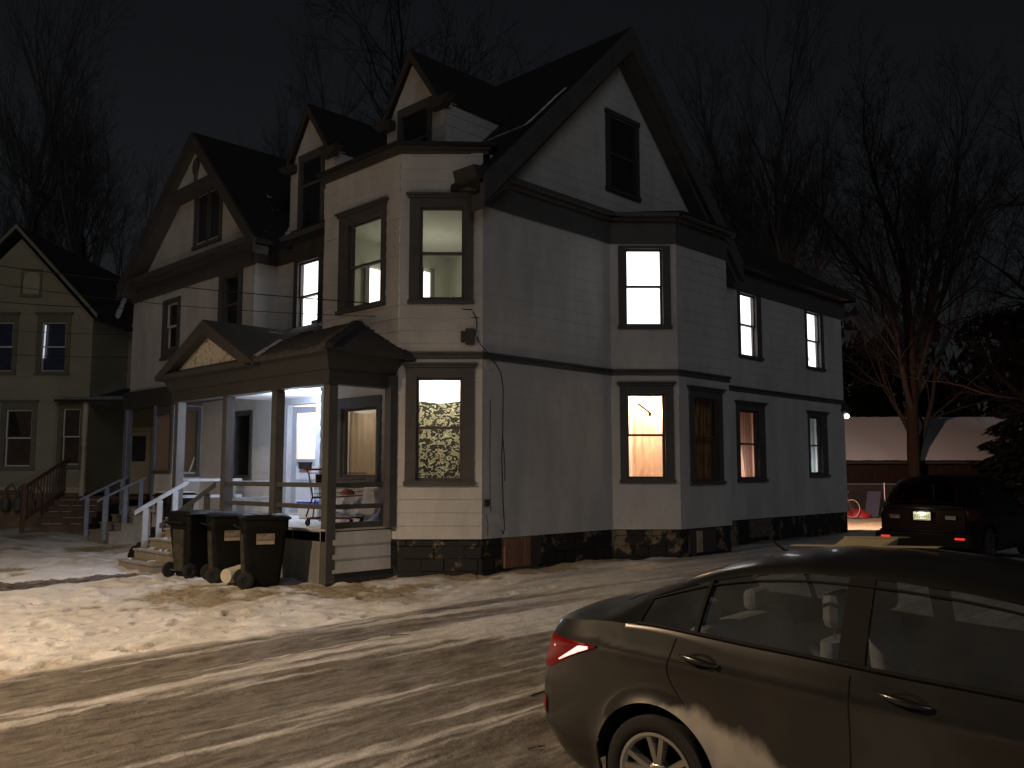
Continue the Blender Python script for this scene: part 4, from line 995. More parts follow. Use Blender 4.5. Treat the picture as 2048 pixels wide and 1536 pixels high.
gw = {'a': (0.88, 1.59, 5.05, 6.59), 'b': (-0.86, -0.15, 5.05, 6.59), 'c': (-0.14, 0.63, 1.95, 3.70), 'd': (1.72, 2.2, 2.0, 3.74)}
gh = [hole_of(v) for v in gw.values()]
mb = MB()
siding(fN, rect(-5.5, 2.5, 1.05, 6.75), gh, 1.05, mb=mb, e=0.15); siding(fN, [(-2.6, 6.75), (2.5, 6.75), (0, 9.45)], (), 1.05, mb=mb, e=0.15)
siding(fNs, rect(0, 2.7, 1.05, 6.9), (), 1.05, mb=mb, e=0.15); siding(fW, rect(2.5, 9.5, 1.0, 7.1), (), 1.05, mb=mb, e=0.15)
mb.build('wall', M['green'], ng)
mb = MB(); fN.box(mb, -5.5, 2.45, -0.3, 1.045, -0.1, -0.03); fW.box(mb, 2.5, 9.5, -0.3, 1.0, -0.1, -0.03); fN.box(mb, -5.5, 2.52, 1.046, 1.24, -0.02, 0.03, 1); mb.build('foundation', [mat('brown_foundation', (0.20, 0.14, 0.085), 0.9, var=0.3, bump=0.3), mat('cream_board', (0.46, 0.40, 0.28), 0.8)], ng)
for k, v in gw.items():
    c = (v[0] - 0.2, v[1] + 0.2, v[2] - 0.16, v[3] + 0.28)
    w_, h_ = window(ng, fN, c, v, (v[2] + v[3]) / 2, cap=True, inner='dark', sash='sashwhite', trim='greentrim')
    mb = MB(); pm = 'bluepane' if k in 'ab' else 'brownpane'
    fN.box(mb, v[0] - 0.03, v[1] + 0.03, v[2] - 0.03, v[3] + 0.03, -0.14, -0.115); mb.build('blind', M[pm], w_)
mb = MB(); v = gw['a']; mb.poly([fN.p(v[0] + 0.0, 5.45, -0.04), fN.p(v[0] + 0.045, 5.45, -0.04), fN.p(v[0] + 0.065, 6.55, -0.04), fN.p(v[0] + 0.02, 6.55, -0.04)]); mb.build('lit_gap', emit('lit_gap', (0.8, 0.85, 1.0), 0.75), ng)
v = gw['c']; mb = MB()
mb.poly([fN.p(v[0] + 0.02, 2.9, -0.1), fN.p(v[0] + 0.42, 2.9, -0.1), fN.p(v[0] + 0.18, 3.68, -0.1), fN.p(v[0] + 0.02, 3.68, -0.1)]); mb.build('curtain', M['black'], ng)
mb = MB(); mb.prism([fN.p(0.4 + 0.27 * x, 7.6 + y, 0.0) for x, y in [(-1, 0), (1, 0)] + [(math.cos(t), 0.42 + 0.3 * math.sin(t)) for t in [math.pi * k / 10 for k in range(11)]]], fN.n * 0.02); mb.build('gable_vent', mat('pale_green_board', (0.36, 0.345, 0.25), 0.8), ng)
mb = MB(); fN.box(mb, 0.05, 0.12, 7.55, 8.3, 0, 0.04); fN.box(mb, 0.68, 0.75, 7.55, 8.3, 0, 0.04); fN.box(mb, 0.05, 0.75, 7.47, 7.549, 0, 0.05); fN.box(mb, 0.05, 0.75, 8.34, 8.42, 0, 0.04); mb.build('vent_frame', M['greentrim'], ng)
mb = MB()
P = lambda a, z, y: fN.p(a, z, -y)
mb.prism([P(2.78, 6.85, -0.35), P(0, 9.82, -0.35), P(0, 9.68, -0.35), P(2.78, 6.7, -0.35)], DX * 9); mb.prism([P(-2.9, 6.85, -0.35), P(-2.9, 6.7, -0.35), P(0, 9.68, -0.35), P(0, 9.82, -0.35)], DX * 9)
mb.prism([P(-9, 6.9, -0.2), P(-9, 6.75, -0.2), P(-2.4, 6.75, -0.2), P(-2.4, 6.9, -0.2)], DX * 4)
q = lambda r, d, z: rd(r, d, z)
mb.poly([q(NR + 1.0, 31.0, 6.95), q(NR + 9.6, 31.0, 6.95), q(NR + 9.6, 35.0, 10.1), q(NR + 1.0, 35.0, 10.1)]); mb.poly([q(NR + 1.0, 39.0, 6.95), q(NR + 1.0, 35.0, 10.1), q(NR + 9.6, 35.0, 10.1), q(NR + 9.6, 39, 6.95)])
mb.build('roof', M['shingle'], ng)
mb = MB()
for s in (1, -1): mb.prism([P(s * 2.8, 6.86, -0.4), P(0, 9.84, -0.4), P(0, 9.70, -0.4), P(s * 2.8, 6.72, -0.4)], DX * 0.05)
fW.box(mb, 2.5, 9.5, 6.9, 6.98, -0.02, 0.25); mb.build('rake_board', mat('pale_rake', (0.20, 0.19, 0.14), 0.8), ng)
snow_strip([q(NR + 2.62, 29.9, 7.0), q(NR + 2.1, 32, 8.6), q(NR + 1.9, 33, 9.0)], 0.09, ng)
snow_strip([q(NR + 3.1, 31.0, 7.03), q(NR + 2.65, 32.2, 7.98), q(NR + 2.35, 33.2, 8.75)], 0.10, ng)
mb = MB(); mb.prism([q(NR + 1.5, 28.2, 3.98), q(NR + 4.6, 28.2, 3.98), q(NR + 4.6, 31, 4.6), q(NR + 2.2, 31, 4.6)], (0, 0, 0.08)); mb.build('porch_roof', M['shingle'], ng)
mb = MB(); mb.prism([q(NR + 1.5, 28.2, 4.065), q(NR + 4.6, 28.2, 4.065), q(NR + 4.6, 28.8, 4.2), q(NR + 1.7, 28.8, 4.2)], (0, 0, 0.02)); mb.build('roof_snow', mat('thin_grey_snow', (0.3, 0.3, 0.3), 0.9, var=0.4, scale=3), ng)
mb = MB(); mb.box((0, 0, 0), (0.001, 0.001, 0.001))
def lbox(mb, r0, r1, d0, d1, z0, z1, m=0):
    mb.hexa([rd(r0, d0, z0), rd(r1, d0, z0), rd(r1, d1, z0), rd(r0, d1, z0), rd(r0, d0, z1), rd(r1, d0, z1), rd(r1, d1, z1), rd(r0, d1, z1)], m)
mb = MB(); c = rd(NR + 2.42, 28.45); mb.lathe((c.x, c.y, 0.9), (0, 0, 1), [(0, .09), (.5, .09), (.6, .06), (.8, .075), (1.6, .055), (1.75, .085), (1.85, .06), (2.0, .09), (3.1, .09)], 14); mb.build('porch_post', mat('cream_post', (0.55, 0.48, 0.37), 0.7), ng, smooth=True)
mb = MB(); lbox(mb, NR + 1.6, NR + 4.6, 28.2, 31.1, 0.85, 0.95); lbox(mb, NR + 3.8, NR + 3.9, 28.3, 28.4, 0.95, 4.0); mb.build('porch_floor', mat('brown_porch', (0.13, 0.065, 0.045), 0.85, var=0.3), ng)
mb = MB(); fW.box(mb, 2.62, 3.5, 0.96, 3.15, 0.0, 0.05); fW.box(mb, 2.5, 2.6, 0.96, 3.3, 0, 0.08); fW.box(mb, 3.52, 3.62, 0.96, 3.3, 0, 0.08); fW.box(mb, 2.5, 3.62, 3.17, 3.3, 0, 0.079)
dn = mb.build('door', mat('cream_door', (0.58, 0.50, 0.35), 0.7), ng)
mb = MB(); fW.box(mb, 2.82, 3.3, 2.1, 3.0, 0.05, 0.06); mb.build('pane', mat('door_glass', (0.05, 0.05, 0.05), 0.3), dn)
bs = mat('brown_stair', (0.13, 0.085, 0.06), 0.85, var=0.3, scale=5)
mb = MB()
for k in range(5): lbox(mb, NR + 1.85, NR + 3.5, 26.6 + k * 0.32, 28.2, -0.2, 0.17 * (k + 1) - 0.03); lbox(mb, NR + 1.82, NR + 3.53, 26.57 + k * 0.32, 26.6 + k * 0.32 + 0.3, 0.17 * (k + 1) - 0.029, 0.17 * (k + 1))
mb.build('steps', bs, ng)
mb = MB()
for k in range(5):
    for j in range(3):
        r_ = NR + 2.0 + rnd.random() * 1.2; a = rd(r_, 26.62 + k * 0.32, 0.17 * (k + 1) + 0.004); b = rd(r_ + 0.3, 26.62 + k * 0.32, 0.17 * (k + 1) + 0.004); mb.beam(a, b, 0.1, 0.012)
mb.build('step_snow', M['roofsnow'], ng)
mb = MB()
for r_ in (NR + 1.72,):
    a = rd(r_, 26.4, 1.28); b = rd(r_ + 0.15, 28.6, 2.16); mb.beam(a, b, 0.08, 0.08); a2 = rd(r_, 26.4, 0.3); b2 = rd(r_ + 0.15, 28.6, 1.2); mb.beam(a2, b2, 0.06, 0.06)
    for k in range(15): mb.beam(a2.lerp(b2, k / 14), a.lerp(b, k / 14), 0.035, 0.035)
    mb.beam(rd(r_, 26.35, -0.2), rd(r_, 26.35, 1.36), 0.11, 0.11); mb.beam(rd(r_ + .15, 28.7, 0.9), rd(r_ + .15, 28.7, 2.3), 0.11, 0.11)
mb.build('stair_rail', mat('red_brown_rail', (0.13, 0.062, 0.045), 0.8, var=0.25), ng)
for k, a in enumerate((0.05, 0.45, 0.85)):
    mb = MB(); c = fN.p(a, 0.75, 0.18); mb.lathe((c.x, c.y, 0.5), (0, 0, 1), [(0, 0.0), (0, .11), (.08, .14), (.32, .14), (.4, .1), (.42, 0)], 14); mb.tube([fN.p(a, 0.9, 0.18), fN.p(a, 1.2, 0.18), fN.p(a + .15, 1.35, 0.12), fN.p(a + 0.3, 1.1, 0.1), fN.p(a + .3, 0.4, 0.05)], 0.03, 8)
    mb.build('gas_meter', mat('meter_grey', (0.09, 0.085, 0.075), 0.6, var=0.3), ng, smooth=True)
mb = MB(); mb.tube([fN.p(-1.2, 1.12, 0.15), fN.p(0.9, 1.12, 0.15)], 0.028, 8); mb.tube([fN.p(-0.4, 1.12, 0.15), fN.p(-0.4, -0.1, 0.15)], 0.028, 8); mb.build('gas_pipe', mat('pipe_brown', (0.13, 0.10, 0.07), 0.7), ng)

# ================================================================= BACK YARD
gar = thing('garage', 'low dark brown garage with a snow covered roof behind the white house', 'garage', rd(17.3, 38))
mb = MB(); lbox(mb, 11, 24, 37.9, 44, -0.3, 2.16); 
for k in range(52): lbox(mb, 11 + k * 0.25, 11 + k * 0.25 + 0.02, 37.88, 37.9, 0, 2.1)
mb.build('wall', mat('dark_brown_boards', (0.020, 0.012, 0.009), 0.85, spec=0.1, var=0.3), gar)
mb = MB(); mb.prism([rd(10.8, 37.5, 2.08), rd(24.2, 37.5, 2.08), rd(24.2, 41.5, 4.18), rd(10.8, 41.5, 4.18)], (0, 0, 0.08)); mb.prism([rd(10.8, 45.4, 2.08), rd(10.8, 41.5, 4.18), rd(24.2, 41.5, 4.18), rd(24.2, 45.4, 2.08)], (0, 0, 0.08)); mb.build('roof', M['shingle'], gar)
mb = MB(); n = 60; vs = []; fs = []
for i in range(n + 1):
    for j in range(9):
        t = j / 8; d_ = 37.45 + 4.05 * t; r_ = 10.85 + 13.3 * i / n
        vs.append(rd(r_, d_ + (rnd.uniform(-.05, .05) if j == 0 else 0), 2.16 + 2.1 * t + 0.07 + rnd.uniform(-.008, .008)))
for i in range(n):
    for j in range(8): b = i * 9 + j; fs.append((b, b + 9, b + 10, b + 1))
mb.mesh(vs, fs); mb.build('roof_snow', M['roofsnow'], gar, smooth=True)
t = thing('chain_link_fence', 'chain link fence in front of the dark garage wall', 'fence', rd(16, 36))
mb = MB()
for r_ in (13.2, 15.2, 17.2, 19.2, 21.2):
    mb.tube([rd(r_, 36, -0.2), rd(r_, 36, 1.28)], 0.03, 8); mb.build('post', M['metal'], t); mb = MB()
mb.tube([rd(11.5, 36, 1.24), rd(22, 36, 1.24)], 0.022, 8); mb.build('top_rail', M['metal'], t)
mb = MB()
for k in range(120):
    r_ = 10.5 + k * 0.1
    mb.tube([rd(r_, 36.0, 0.02), rd(r_ + 1.2, 36.0, 1.22)], 0.003, 3, cap=False); mb.tube([rd(r_ + 1.2, 36.004, 0.02), rd(r_, 36.004, 1.22)], 0.003, 3, cap=False)
mb.build('mesh_wire', M['metal'], t)
t = thing('bicycle', 'old bicycle leaning by the far corner of the white house', 'bicycle', rd(12.2, 33.0, 0.03), AZ - math.pi / 2 + 0.15)
mb = MB()
for x in (-0.52, 0.52):
    mb = MB(); mb.tube([(x + 0.325 * math.cos(a), 0, 0.335 + 0.325 * math.sin(a)) for a in [2 * math.pi * k / 32 for k in range(33)]], 0.018, 8, cap=False); w_ = mb.build('wheel', mat('grey_tyre', (0.34, 0.30, 0.26), 0.7), t, local=True, smooth=True)
    mb = MB()
    for k in range(18):
        a = 2 * math.pi * k / 18; mb.tube([(x, 0, 0.335), (x + 0.31 * math.cos(a), 0, 0.335 + 0.31 * math.sin(a))], 0.0025, 3)
    mb.build('spokes', M['metal'], w_, local=True)
mb = MB(); fm = mat('bike_frame', (0.10, 0.02, 0.02), 0.4)
for a, b in (((-0.52, 0.335), (-0.08, 0.30)), ((-0.52, 0.335), (-0.2, 0.78)), ((-0.08, 0.30), (-0.22, 0.86)), ((-0.08, 0.30), (0.34, 0.72)), ((-0.2, 0.78), (0.34, 0.78)), ((0.52, 0.335), (0.32, 0.88))): mb.tube([(a[0], 0, a[1]), (b[0], 0, b[1])], 0.017, 8)
mb.build('frame', fm, t, local=True)
mb = MB(); mb.tube([(0.25, -0.28, 0.96), (0.33, -0.1, 0.98), (0.32, 0, 0.9), (0.33, 0.1, 0.98), (0.25, 0.28, 0.96)], 0.012, 8); mb.build('handlebar', M['metal'], t, local=True)
mb = MB(); mb.prism([(-0.36, -0.08, 0.88), (-0.36, 0.08, 0.88), (-0.08, 0.02, 0.9), (-0.08, -0.02, 0.9)], (0, 0, 0.05)); mb.build('saddle', M['black'], t, local=True, bevel=0.01)
lumps(rd(13.2, 33.8, 0.0), 0.45, 0.33, mat('red_tarp', (0.30, 0.02, 0.025), 0.6, var=0.3), 'tarpaulin', 'crumpled red tarpaulin heaped on the snow behind the white house', 'tarpaulin', seed=3)
mb = MB(); mb.beam(rd(13.9, 34.2, 0.0), rd(14.3, 34.8, 0.95), 0.5, 0.06); tag(mb.build('leaning_panel', mat('blue_grey_panel', (0.05, 0.053, 0.09), 0.6), None), 'blue grey panel leaning behind the red tarpaulin', 'panel')

# ================================================================= TREES
def bare_tree(name, label, loc, h, r0, seed, spread=0.5, up=0.55, lean=(0, 0), levels=5, fork=0.22, group='bare trees behind the houses', side=None, dark=False):
    q = random.Random(seed); t = thing(name, label, 'tree', loc, 0, group)
    tb = MB(); cb = MB()
    def perp(d):
        a = d.cross(V((0, 0, 1)));  a = a if a.length > 0.05 else V((1, 0, 0)); a.normalize(); return a, d.cross(a)
    def grow(p, d, L, r, lv):
        n = 5 if lv < 2 else 4; pts = [p]; rs = [r]; dd = d.copy()
        for k in range(n):
            a, b = perp(dd); w = 0.09 + 0.05 * lv
            dd = (dd + a * q.uniform(-w, w) + b * q.uniform(-w, w) + V((0, 0, up * 0.10 if lv > 0 else 0.04))).normalized()
            pts.append(pts[-1] + dd * (L / n)); rs.append(r * (1 - (0.42 if lv == 0 else 0.62) * (k + 1) / n))
        (tb if lv == 0 else cb).tube(pts, rs, 10 if lv == 0 else (6 if lv == 1 else 3), 0, cap=False)
        if lv >= levels: return
        m = {0: 8, 1: 7, 2: 5, 3: 4, 4: 3}[lv]
        for k in range(m):
            f = (fork + (0.98 - fork) * (k + q.random() * 0.7) / m) if lv == 0 else q.uniform(0.25, 1.0)
            i = min(int(f * n), n - 1); u = f * n - i; pos = pts[i].lerp(pts[i + 1], u); rr = rs[i] + (rs[i + 1] - rs[i]) * u
            a, b = perp((pts[i + 1] - pts[i]).normalized()); th = q.uniform(0, 2 * math.pi) if lv else k * 2.4 + q.uniform(-.4, .4)
            sp = spread * q.uniform(0.7, 1.3)
            nd = ((pts[i + 1] - pts[i]).normalized() * math.cos(sp) + (a * math.cos(th) + b * math.sin(th)) * math.sin(sp)).normalized()
            grow(pos, nd, L * q.uniform(0.42, 0.66) * (1.05 - 0.35 * f if lv == 0 else 1), max(rr * q.uniform(0.42, 0.62), 0.007), lv + 1)
        if lv < levels: 
            grow(pts[-1], dd, L * 0.55, max(rs[-1] * 0.9, 0.007), lv + 1)
    z = V((lean[0], lean[1], 1)).normalized()
    grow(V((0, 0, -0.3)), z, h * 0.62, r0, 0)
    tb.build('trunk', M['barkdark' if dark else 'bark'], t, smooth=True, local=True, angle=180); cb.build('crown', M['twigdark' if dark else 'twig'], t, smooth=True, local=True, angle=180)
    return t
t1 = bare_tree('bare_tree', 'bare tree with a brown lit trunk in front of the snowy garage roof', rd(16.75, 36.6), 17.5, 0.29, 11, spread=0.62, up=0.5, fork=0.16, dark=True)
t2 = bare_tree('bare_tree', 'left one of the pair of tall bare trees rising behind the low rear wing roof', rd(13.6, 46.0), 22, 0.40, 5, spread=0.42, up=0.8, fork=0.3)
t3 = dup(t2, 'right one of the pair of tall bare trees rising behind the low rear wing roof', rd(15.7, 47.0), 2.2)
t4 = dup(t2, 'tall bare tree in the upper right corner, behind the garage', rd(21.8, 49.0), 4.0)
t5 = bare_tree('bare_tree', 'bare tree at the right edge whose long low limbs reach in over the dark car', rd(20.6, 31.0), 14, 0.34, 23, spread=0.85, up=0.25, lean=(-0.05, 0.1), fork=0.25, dark=True)
t6 = dup(t2, 'bare tree standing behind the roof of the green gabled house', rd(-20.5, 44.0), 1.1)
t7 = dup(t2, 'bare tree in the far left corner of the picture, behind the green house', rd(-25.5, 47.0), 3.1)
t8 = dup(t2, 'bare tree rising behind the left gable of the white house', rd(-13.0, 46.0), 5.2)
t9 = dup(t1, 'bare tree rising behind the main ridge between the dormers of the white house', rd(-4.5, 44.0), 2.6)
for o in (t8, t6): o.scale = (1.0, 1.0, 1.05)
t9.scale = (1.35, 1.35, 1.35)
# far-off wood closing the view behind the yards
q_ = random.Random(77); mb = MB()
for k in range(26000):
    r_ = q_.uniform(-48, 60); top = 10.5 + 2.2 * math.sin(r_ * 0.37) + 1.6 * math.sin(r_ * 0.93 + 1) + 1.0 * math.sin(r_ * 2.3)
    z = 0.2 + top * (1 - q_.random() ** 1.7); d_ = q_.uniform(58, 66); c = rd(r_, d_, z); s = q_.uniform(0.12, 0.5); L = q_.uniform(0.35, 0.9); a = q_.uniform(-.6, .6)
    mb.poly([c - RX * s * 0.5, c + RX * (s * 0.5 + a), c + RX * a + V((0, 0, L))])
tag(mb.build('far_wood', mat('far_wood', (0.004, 0.004, 0.004), 1.0, spec=0.0), None), 'dark far-off wood closing the view behind the yards', 'wood', None, 'stuff')
# evergreen
def spruce(label, loc, h, R, seed):
    q = random.Random(seed); t = thing('spruce', label, 'tree', loc)
    tb = MB(); tb.tube([(0, 0, -0.2), (0, 0, h * 0.95)], [0.2, 0.02], 8); tb.build('trunk', M['bark'], t, local=True)
    cb = MB()
    for k in range(7600):
        u = q.random() ** 0.8; z = 0.25 + (h - 0.3) * u; rr = R * (1 - u) ** 0.85 * (0.35 + 0.65 * q.random() ** 0.5) * (0.85 + 0.15 * math.sin(z * 9)); a = q.uniform(0, 2 * math.pi)
        c = V((rr * math.cos(a), rr * math.sin(a), z - 0.25 * rr / R)); o = V((math.cos(a), math.sin(a), -0.35)).normalized(); s = V((-math.sin(a), math.cos(a), 0)); L = q.uniform(0.25, 0.5)
        cb.poly([c - s * 0.09, c + o * L + V((0, 0, q.uniform(-.1, .1))), c + s * 0.09])
        cb.poly([c - s * 0.05 + V((0, 0, .06)), c + o * L * 0.8 + s * q.uniform(-.2, .2), c + V((0, 0, -0.06))])
    cb.build('crown', mat('spruce_needles', (0.008, 0.011, 0.008), 0.95, spec=0.05, var=0.4), t, local=True)
spruce('dark evergreen tree at the right edge hiding the end of the snowy garage roof', rd(21.9, 35.6), 8.0, 3.9, 2)
spruce('dark evergreen tree behind the garage, low against the sky on the right', rd(19.5, 48.0), 7.0, 3.4, 3)
# ================================================================= GROUND
rs_ = np.random.RandomState(3)
TAB = rs_.rand(256, 256).astype(np.float32)
def vnoise(x, y, ox=0.0):
    x = x + ox * 17.3 + 1000; y = y + ox * 9.1 + 1000
    xi = np.floor(x).astype(int); yi = np.floor(y).astype(int); fx = x - xi; fy = y - yi
    fx = fx * fx * (3 - 2 * fx); fy = fy * fy * (3 - 2 * fy)
    g = lambda a, b: TAB[a & 255, b & 255]
    return (g(xi, yi) * (1 - fx) + g(xi + 1, yi) * fx) * (1 - fy) + (g(xi, yi + 1) * (1 - fx) + g(xi + 1, yi + 1) * fx) * fy
def fbm(x, y, o=0, n=4):
    s = 0; a = 0.5; t = 0
    for k in range(n): s = s + a * vnoise(x * 2 ** k, y * 2 ** k, o + k); t += a; a *= 0.5
    return s / t
def axis(lo, hi, step, far):
    a = list(np.arange(lo, hi, step)); s = step; v = hi
    while v < far: a.append(v); s *= 1.16; v += s
    a.append(far); s = step; v = lo - step; b = []
    while v > -far: b.append(v); s *= 1.16; v -= s
    b.append(-far); return np.array(b[::-1] + a)
gx = axis(-12.5, 5.0, 0.042, 260); gy = axis(-11.0, 9.0, 0.042, 260)
X_, Y_ = np.meshgrid(gx, gy, indexing='ij')
def sm(a, b, v): t = np.clip((v - a) / (b - a), 0, 1); return t * t * (3 - 2 * t)
wob = (fbm(X_ * 0.5, Y_ * 0.5, 7) - 0.5) * 1.1
yb = -2.35 + 1.6 * sm(-4.5, 1.0, X_) + wob * 0.6
drive = sm(0.25, -0.25, Y_ - yb)
base = -0.022 * np.clip(-3.0 - Y_, 0, 8) - 0.016 * np.clip(-4.0 - X_, 0, 10) - 0.10 * sm(0.5, -2.0, X_) * sm(-4, 0, Y_)
# ruts run along the drive, parallel to the side wall
YY = Y_ + 0.045 * X_ + 0.0022 * (X_ + 4) ** 2 * np.sign(X_ + 4) * -1 + 0.35 * (fbm(X_ * 0.18, Y_ * 0.25, 3) - 0.5)
st1 = fbm(X_ * 0.16, YY * 2.1, 11, 4); st2 = fbm(X_ * 0.5, YY * 8.0, 13, 3)
slush = 0.62 * st1 + 0.38 * st2
rut = np.exp(-((YY + 3.35) / 0.22) ** 2) + np.exp(-((YY + 4.85) / 0.28) ** 2) + 0.8 * np.exp(-((YY + 5.9) / 0.22) ** 2) + 0.8 * np.exp(-((YY + 2.75) / 0.12) ** 2) + 0.7 * np.exp(-((YY + 7.1) / 0.2) ** 2)
more = sm(0.5, -9.0, X_)
st3 = fbm(X_ * 0.9, YY * 16.0, 17, 3)
dirt = drive * np.clip(sm(0.37, 0.63, 0.45 * st1 + 0.3 * st2 + 0.25 * st3 + 0.09 * more - 0.02 + 0.16 * rut * (0.4 + 1.2 * st2)) * (0.36 + 0.80 * more) * (0.6 + 0.8 * st3) + 0.22 * drive + 0.16 * drive * more, 0, 1)
# lawn: trodden snow, dead grass showing
patch = fbm(X_ * 0.55, Y_ * 0.7, 21, 5)
fine = fbm(X_ * 3.2, Y_ * 3.2, 23, 3)
nearhouse = sm(3.2, 0.6, np.minimum(np.abs(X_ + 2.8), 6)) * sm(-3, -1, Y_) * sm(9, 4, Y_)
grass = (1 - drive) * sm(0.52, 0.68, 0.62 * patch + 0.38 * fine + 0.085 * sm(-7.5, -2.5, X_) * sm(9, 3, Y_) - 0.02 + 0.1 * sm(6.0, 8.0, Y_) * sm(6, 2, X_) - 0.3 * sm(8, 12, X_))
path = sm(0.12, 0, np.abs(Y_ - 4.95 - 0.1 * fine) - 0.42) * sm(-3.2, -4.2, X_)
side = sm(0.55, 0.1, np.maximum(-Y_ - 0.05, 0) + 0.15 * fine) * (X_ > -0.2) + sm(0.35, 0.0, np.abs(X_ + Y_) / 1.414 * 1.0) * (X_ < 0) * (X_ > -2.6) * (Y_ > 0) * (Y_ < 2)
side = np.clip(side, 0, 1); grass = np.clip(grass + 0.85 * side + (1 - drive) * (0.15 + 0.5 * sm(0.4, 0.7, fbm(X_ * 0.9, Y_ * 1.4, 41, 4))) * sm(-7.5, -3.5, X_) * sm(3.5, 0.5, Y_), 0, 1)
hgt = base + (1 - drive) * ((fbm(X_ * 1.7, Y_ * 1.7, 31, 3) - 0.5) * 0.11 + (fbm(X_ * 6, Y_ * 6, 33, 2) - 0.5) * 0.05 - 0.03 * grass)
hgt += drive * ((st1 - 0.5) * -0.05 + (st2 - 0.5) * 0.028 + (fbm(X_ * 5, Y_ * 9, 35, 3) - 0.5) * 0.034 - 0.04 * np.clip(rut, 0, 1) + 0.02 * (np.abs(YY + 4.1) < 0.3))
hgt -= 0.05 * path
# footprints
def dent(cx, cy, a, L, w, dep):
    i0, i1 = np.searchsorted(gx, [cx - 0.6, cx + 0.6]); j0, j1 = np.searchsorted(gy, [cy - 0.6, cy + 0.6])
    if i1 <= i0 or j1 <= j0: return
    x = X_[i0:i1, j0:j1] - cx; y = Y_[i0:i1, j0:j1] - cy
    u = (x * math.cos(a) + y * math.sin(a)) / L; v = (-x * math.sin(a) + y * math.cos(a)) / w
    r = np.sqrt(u * u + v * v)
    hgt[i0:i1, j0:j1] += -dep * sm(1.05, 0.7, r) + dep * 0.35 * np.exp(-((r - 1.25) / 0.22) ** 2)
    grass[i0:i1, j0:j1] = np.clip(grass[i0:i1, j0:j1] + 0.35 * sm(1.0, 0.6, r) * rnd.random(), 0, 1)
for k in range(340):
    cx = rnd.uniform(-9.5, 0.2); cy = rnd.uniform(-2.2, 8.5)
    if cy < 0.0 or rnd.random() < 0.45:
        dent(cx, cy, rnd.uniform(-0.9, 0.9) + (0.6 if rnd.random() < .5 else 0), rnd.uniform(0.13, 0.17), rnd.uniform(0.055, 0.075), rnd.uniform(0.03, 0.06))
for tr in range(7):
    cx, cy, a = rnd.uniform(-8, -5), rnd.uniform(-2, 3.5), rnd.uniform(-0.5, 0.9)
    for s in range(9):
        dent(cx - math.sin(a) * 0.12 * (s % 2), cy + math.cos(a) * 0.12 * (s % 2), a, 0.155, 0.062, 0.05); cx += math.cos(a) * 0.55; cy += math.sin(a) * 0.55; a += rnd.uniform(-.1, .1)
nx, ny = X_.shape
me = bpy.data.meshes.new('ground')
co = np.empty((nx * ny, 3), np.float32); co[:, 0] = X_.ravel(); co[:, 1] = Y_.ravel(); co[:, 2] = hgt.ravel()
ii = np.arange(nx * ny).reshape(nx, ny); q4 = np.stack([ii[:-1, :-1], ii[1:, :-1], ii[1:, 1:], ii[:-1, 1:]], -1).reshape(-1, 4)
me.vertices.add(nx * ny); me.vertices.foreach_set('co', co.ravel())
me.loops.add(q4.size); me.loops.foreach_set('vertex_index', q4.ravel().astype(np.int32))
me.polygons.add(len(q4)); me.polygons.foreach_set('loop_start', np.arange(0, q4.size, 4, dtype=np.int32)); me.polygons.foreach_set('use_smooth', np.ones(len(q4), bool))
me.update(calc_edges=True)
for nm, arr in (('dirt', dirt), ('grass', grass), ('path', np.clip(path, 0, 1))):
    at = me.attributes.new(nm, 'FLOAT', 'POINT'); at.data.foreach_set('value', arr.ravel().astype(np.float32))
ground = bpy.data.objects.new('ground', me); COL.objects.link(ground); ground['kind'] = 'structure'
m, n, l, p = nt('snow_and_slush'); p.inputs['Roughness'].default_value = 0.75; p.inputs['Specular IOR Level'].default_value = 0.25
tc = n.new('ShaderNodeTexCoord')
def noise(sc, det=5, st=(1, 1, 1)):
    mp = n.new('ShaderNodeMapping'); mp.inputs['Scale'].default_value = st; l.new(tc.outputs['Object'], mp.inputs['Vector'])
    a = n.new('ShaderNodeTexNoise'); a.inputs['Scale'].default_value = sc; a.inputs['Detail'].default_value = det; a.inputs['Roughness'].default_value = 0.65; l.new(mp.outputs['Vector'], a.inputs['Vector']); return a.outputs['Fac']
def math_(op, a, b):
    k = n.new('ShaderNodeMath'); k.operation = op; k.use_clamp = False
    for i, v in enumerate((a, b)):
        if isinstance(v, (int, float)): k.inputs[i].default_value = v
        else: l.new(v, k.inputs[i])
    return k.outputs[0]
def ramp(f, p0, p1, c0, c1):
    r = n.new('ShaderNodeValToRGB'); r.color_ramp.elements[0].position = p0; r.color_ramp.elements[1].position = p1
    r.color_ramp.elements[0].color = (*c0, 1); r.color_ramp.elements[1].color = (*c1, 1); l.new(f, r.inputs['Fac']); return r.outputs['Color']
def mixc(f, a, b):
    x = n.new('ShaderNodeMix'); x.data_type = 'RGBA'; l.new(f, x.inputs[0]); l.new(a, x.inputs[6]); l.new(b, x.inputs[7]); return x.outputs[2]
def attr(nm): a = n.new('ShaderNodeAttribute'); a.attribute_name = nm; return a.outputs['Fac']
snow = ramp(noise(2.2), 0.3, 0.75, (0.62, 0.61, 0.61), (0.78, 0.78, 0.80))
dirtc = ramp(noise(9, 6, (0.35, 1.4, 1)), 0.3, 0.75, (0.07, 0.061, 0.053), (0.255, 0.23, 0.20))
grassc = ramp(noise(14, 5), 0.3, 0.7, (0.17, 0.135, 0.08), (0.47, 0.40, 0.27))
pathc = ramp(noise(7, 5), 0.4, 0.75, (0.07, 0.062, 0.058), (0.30, 0.28, 0.27))
fn = noise(26, 4); streak = math_('ADD', math_('MULTIPLY', noise(12, 5, (0.2, 1.6, 1)), 0.6), math_('MULTIPLY', noise(34, 5, (0.6, 1.2, 1)), 0.4))
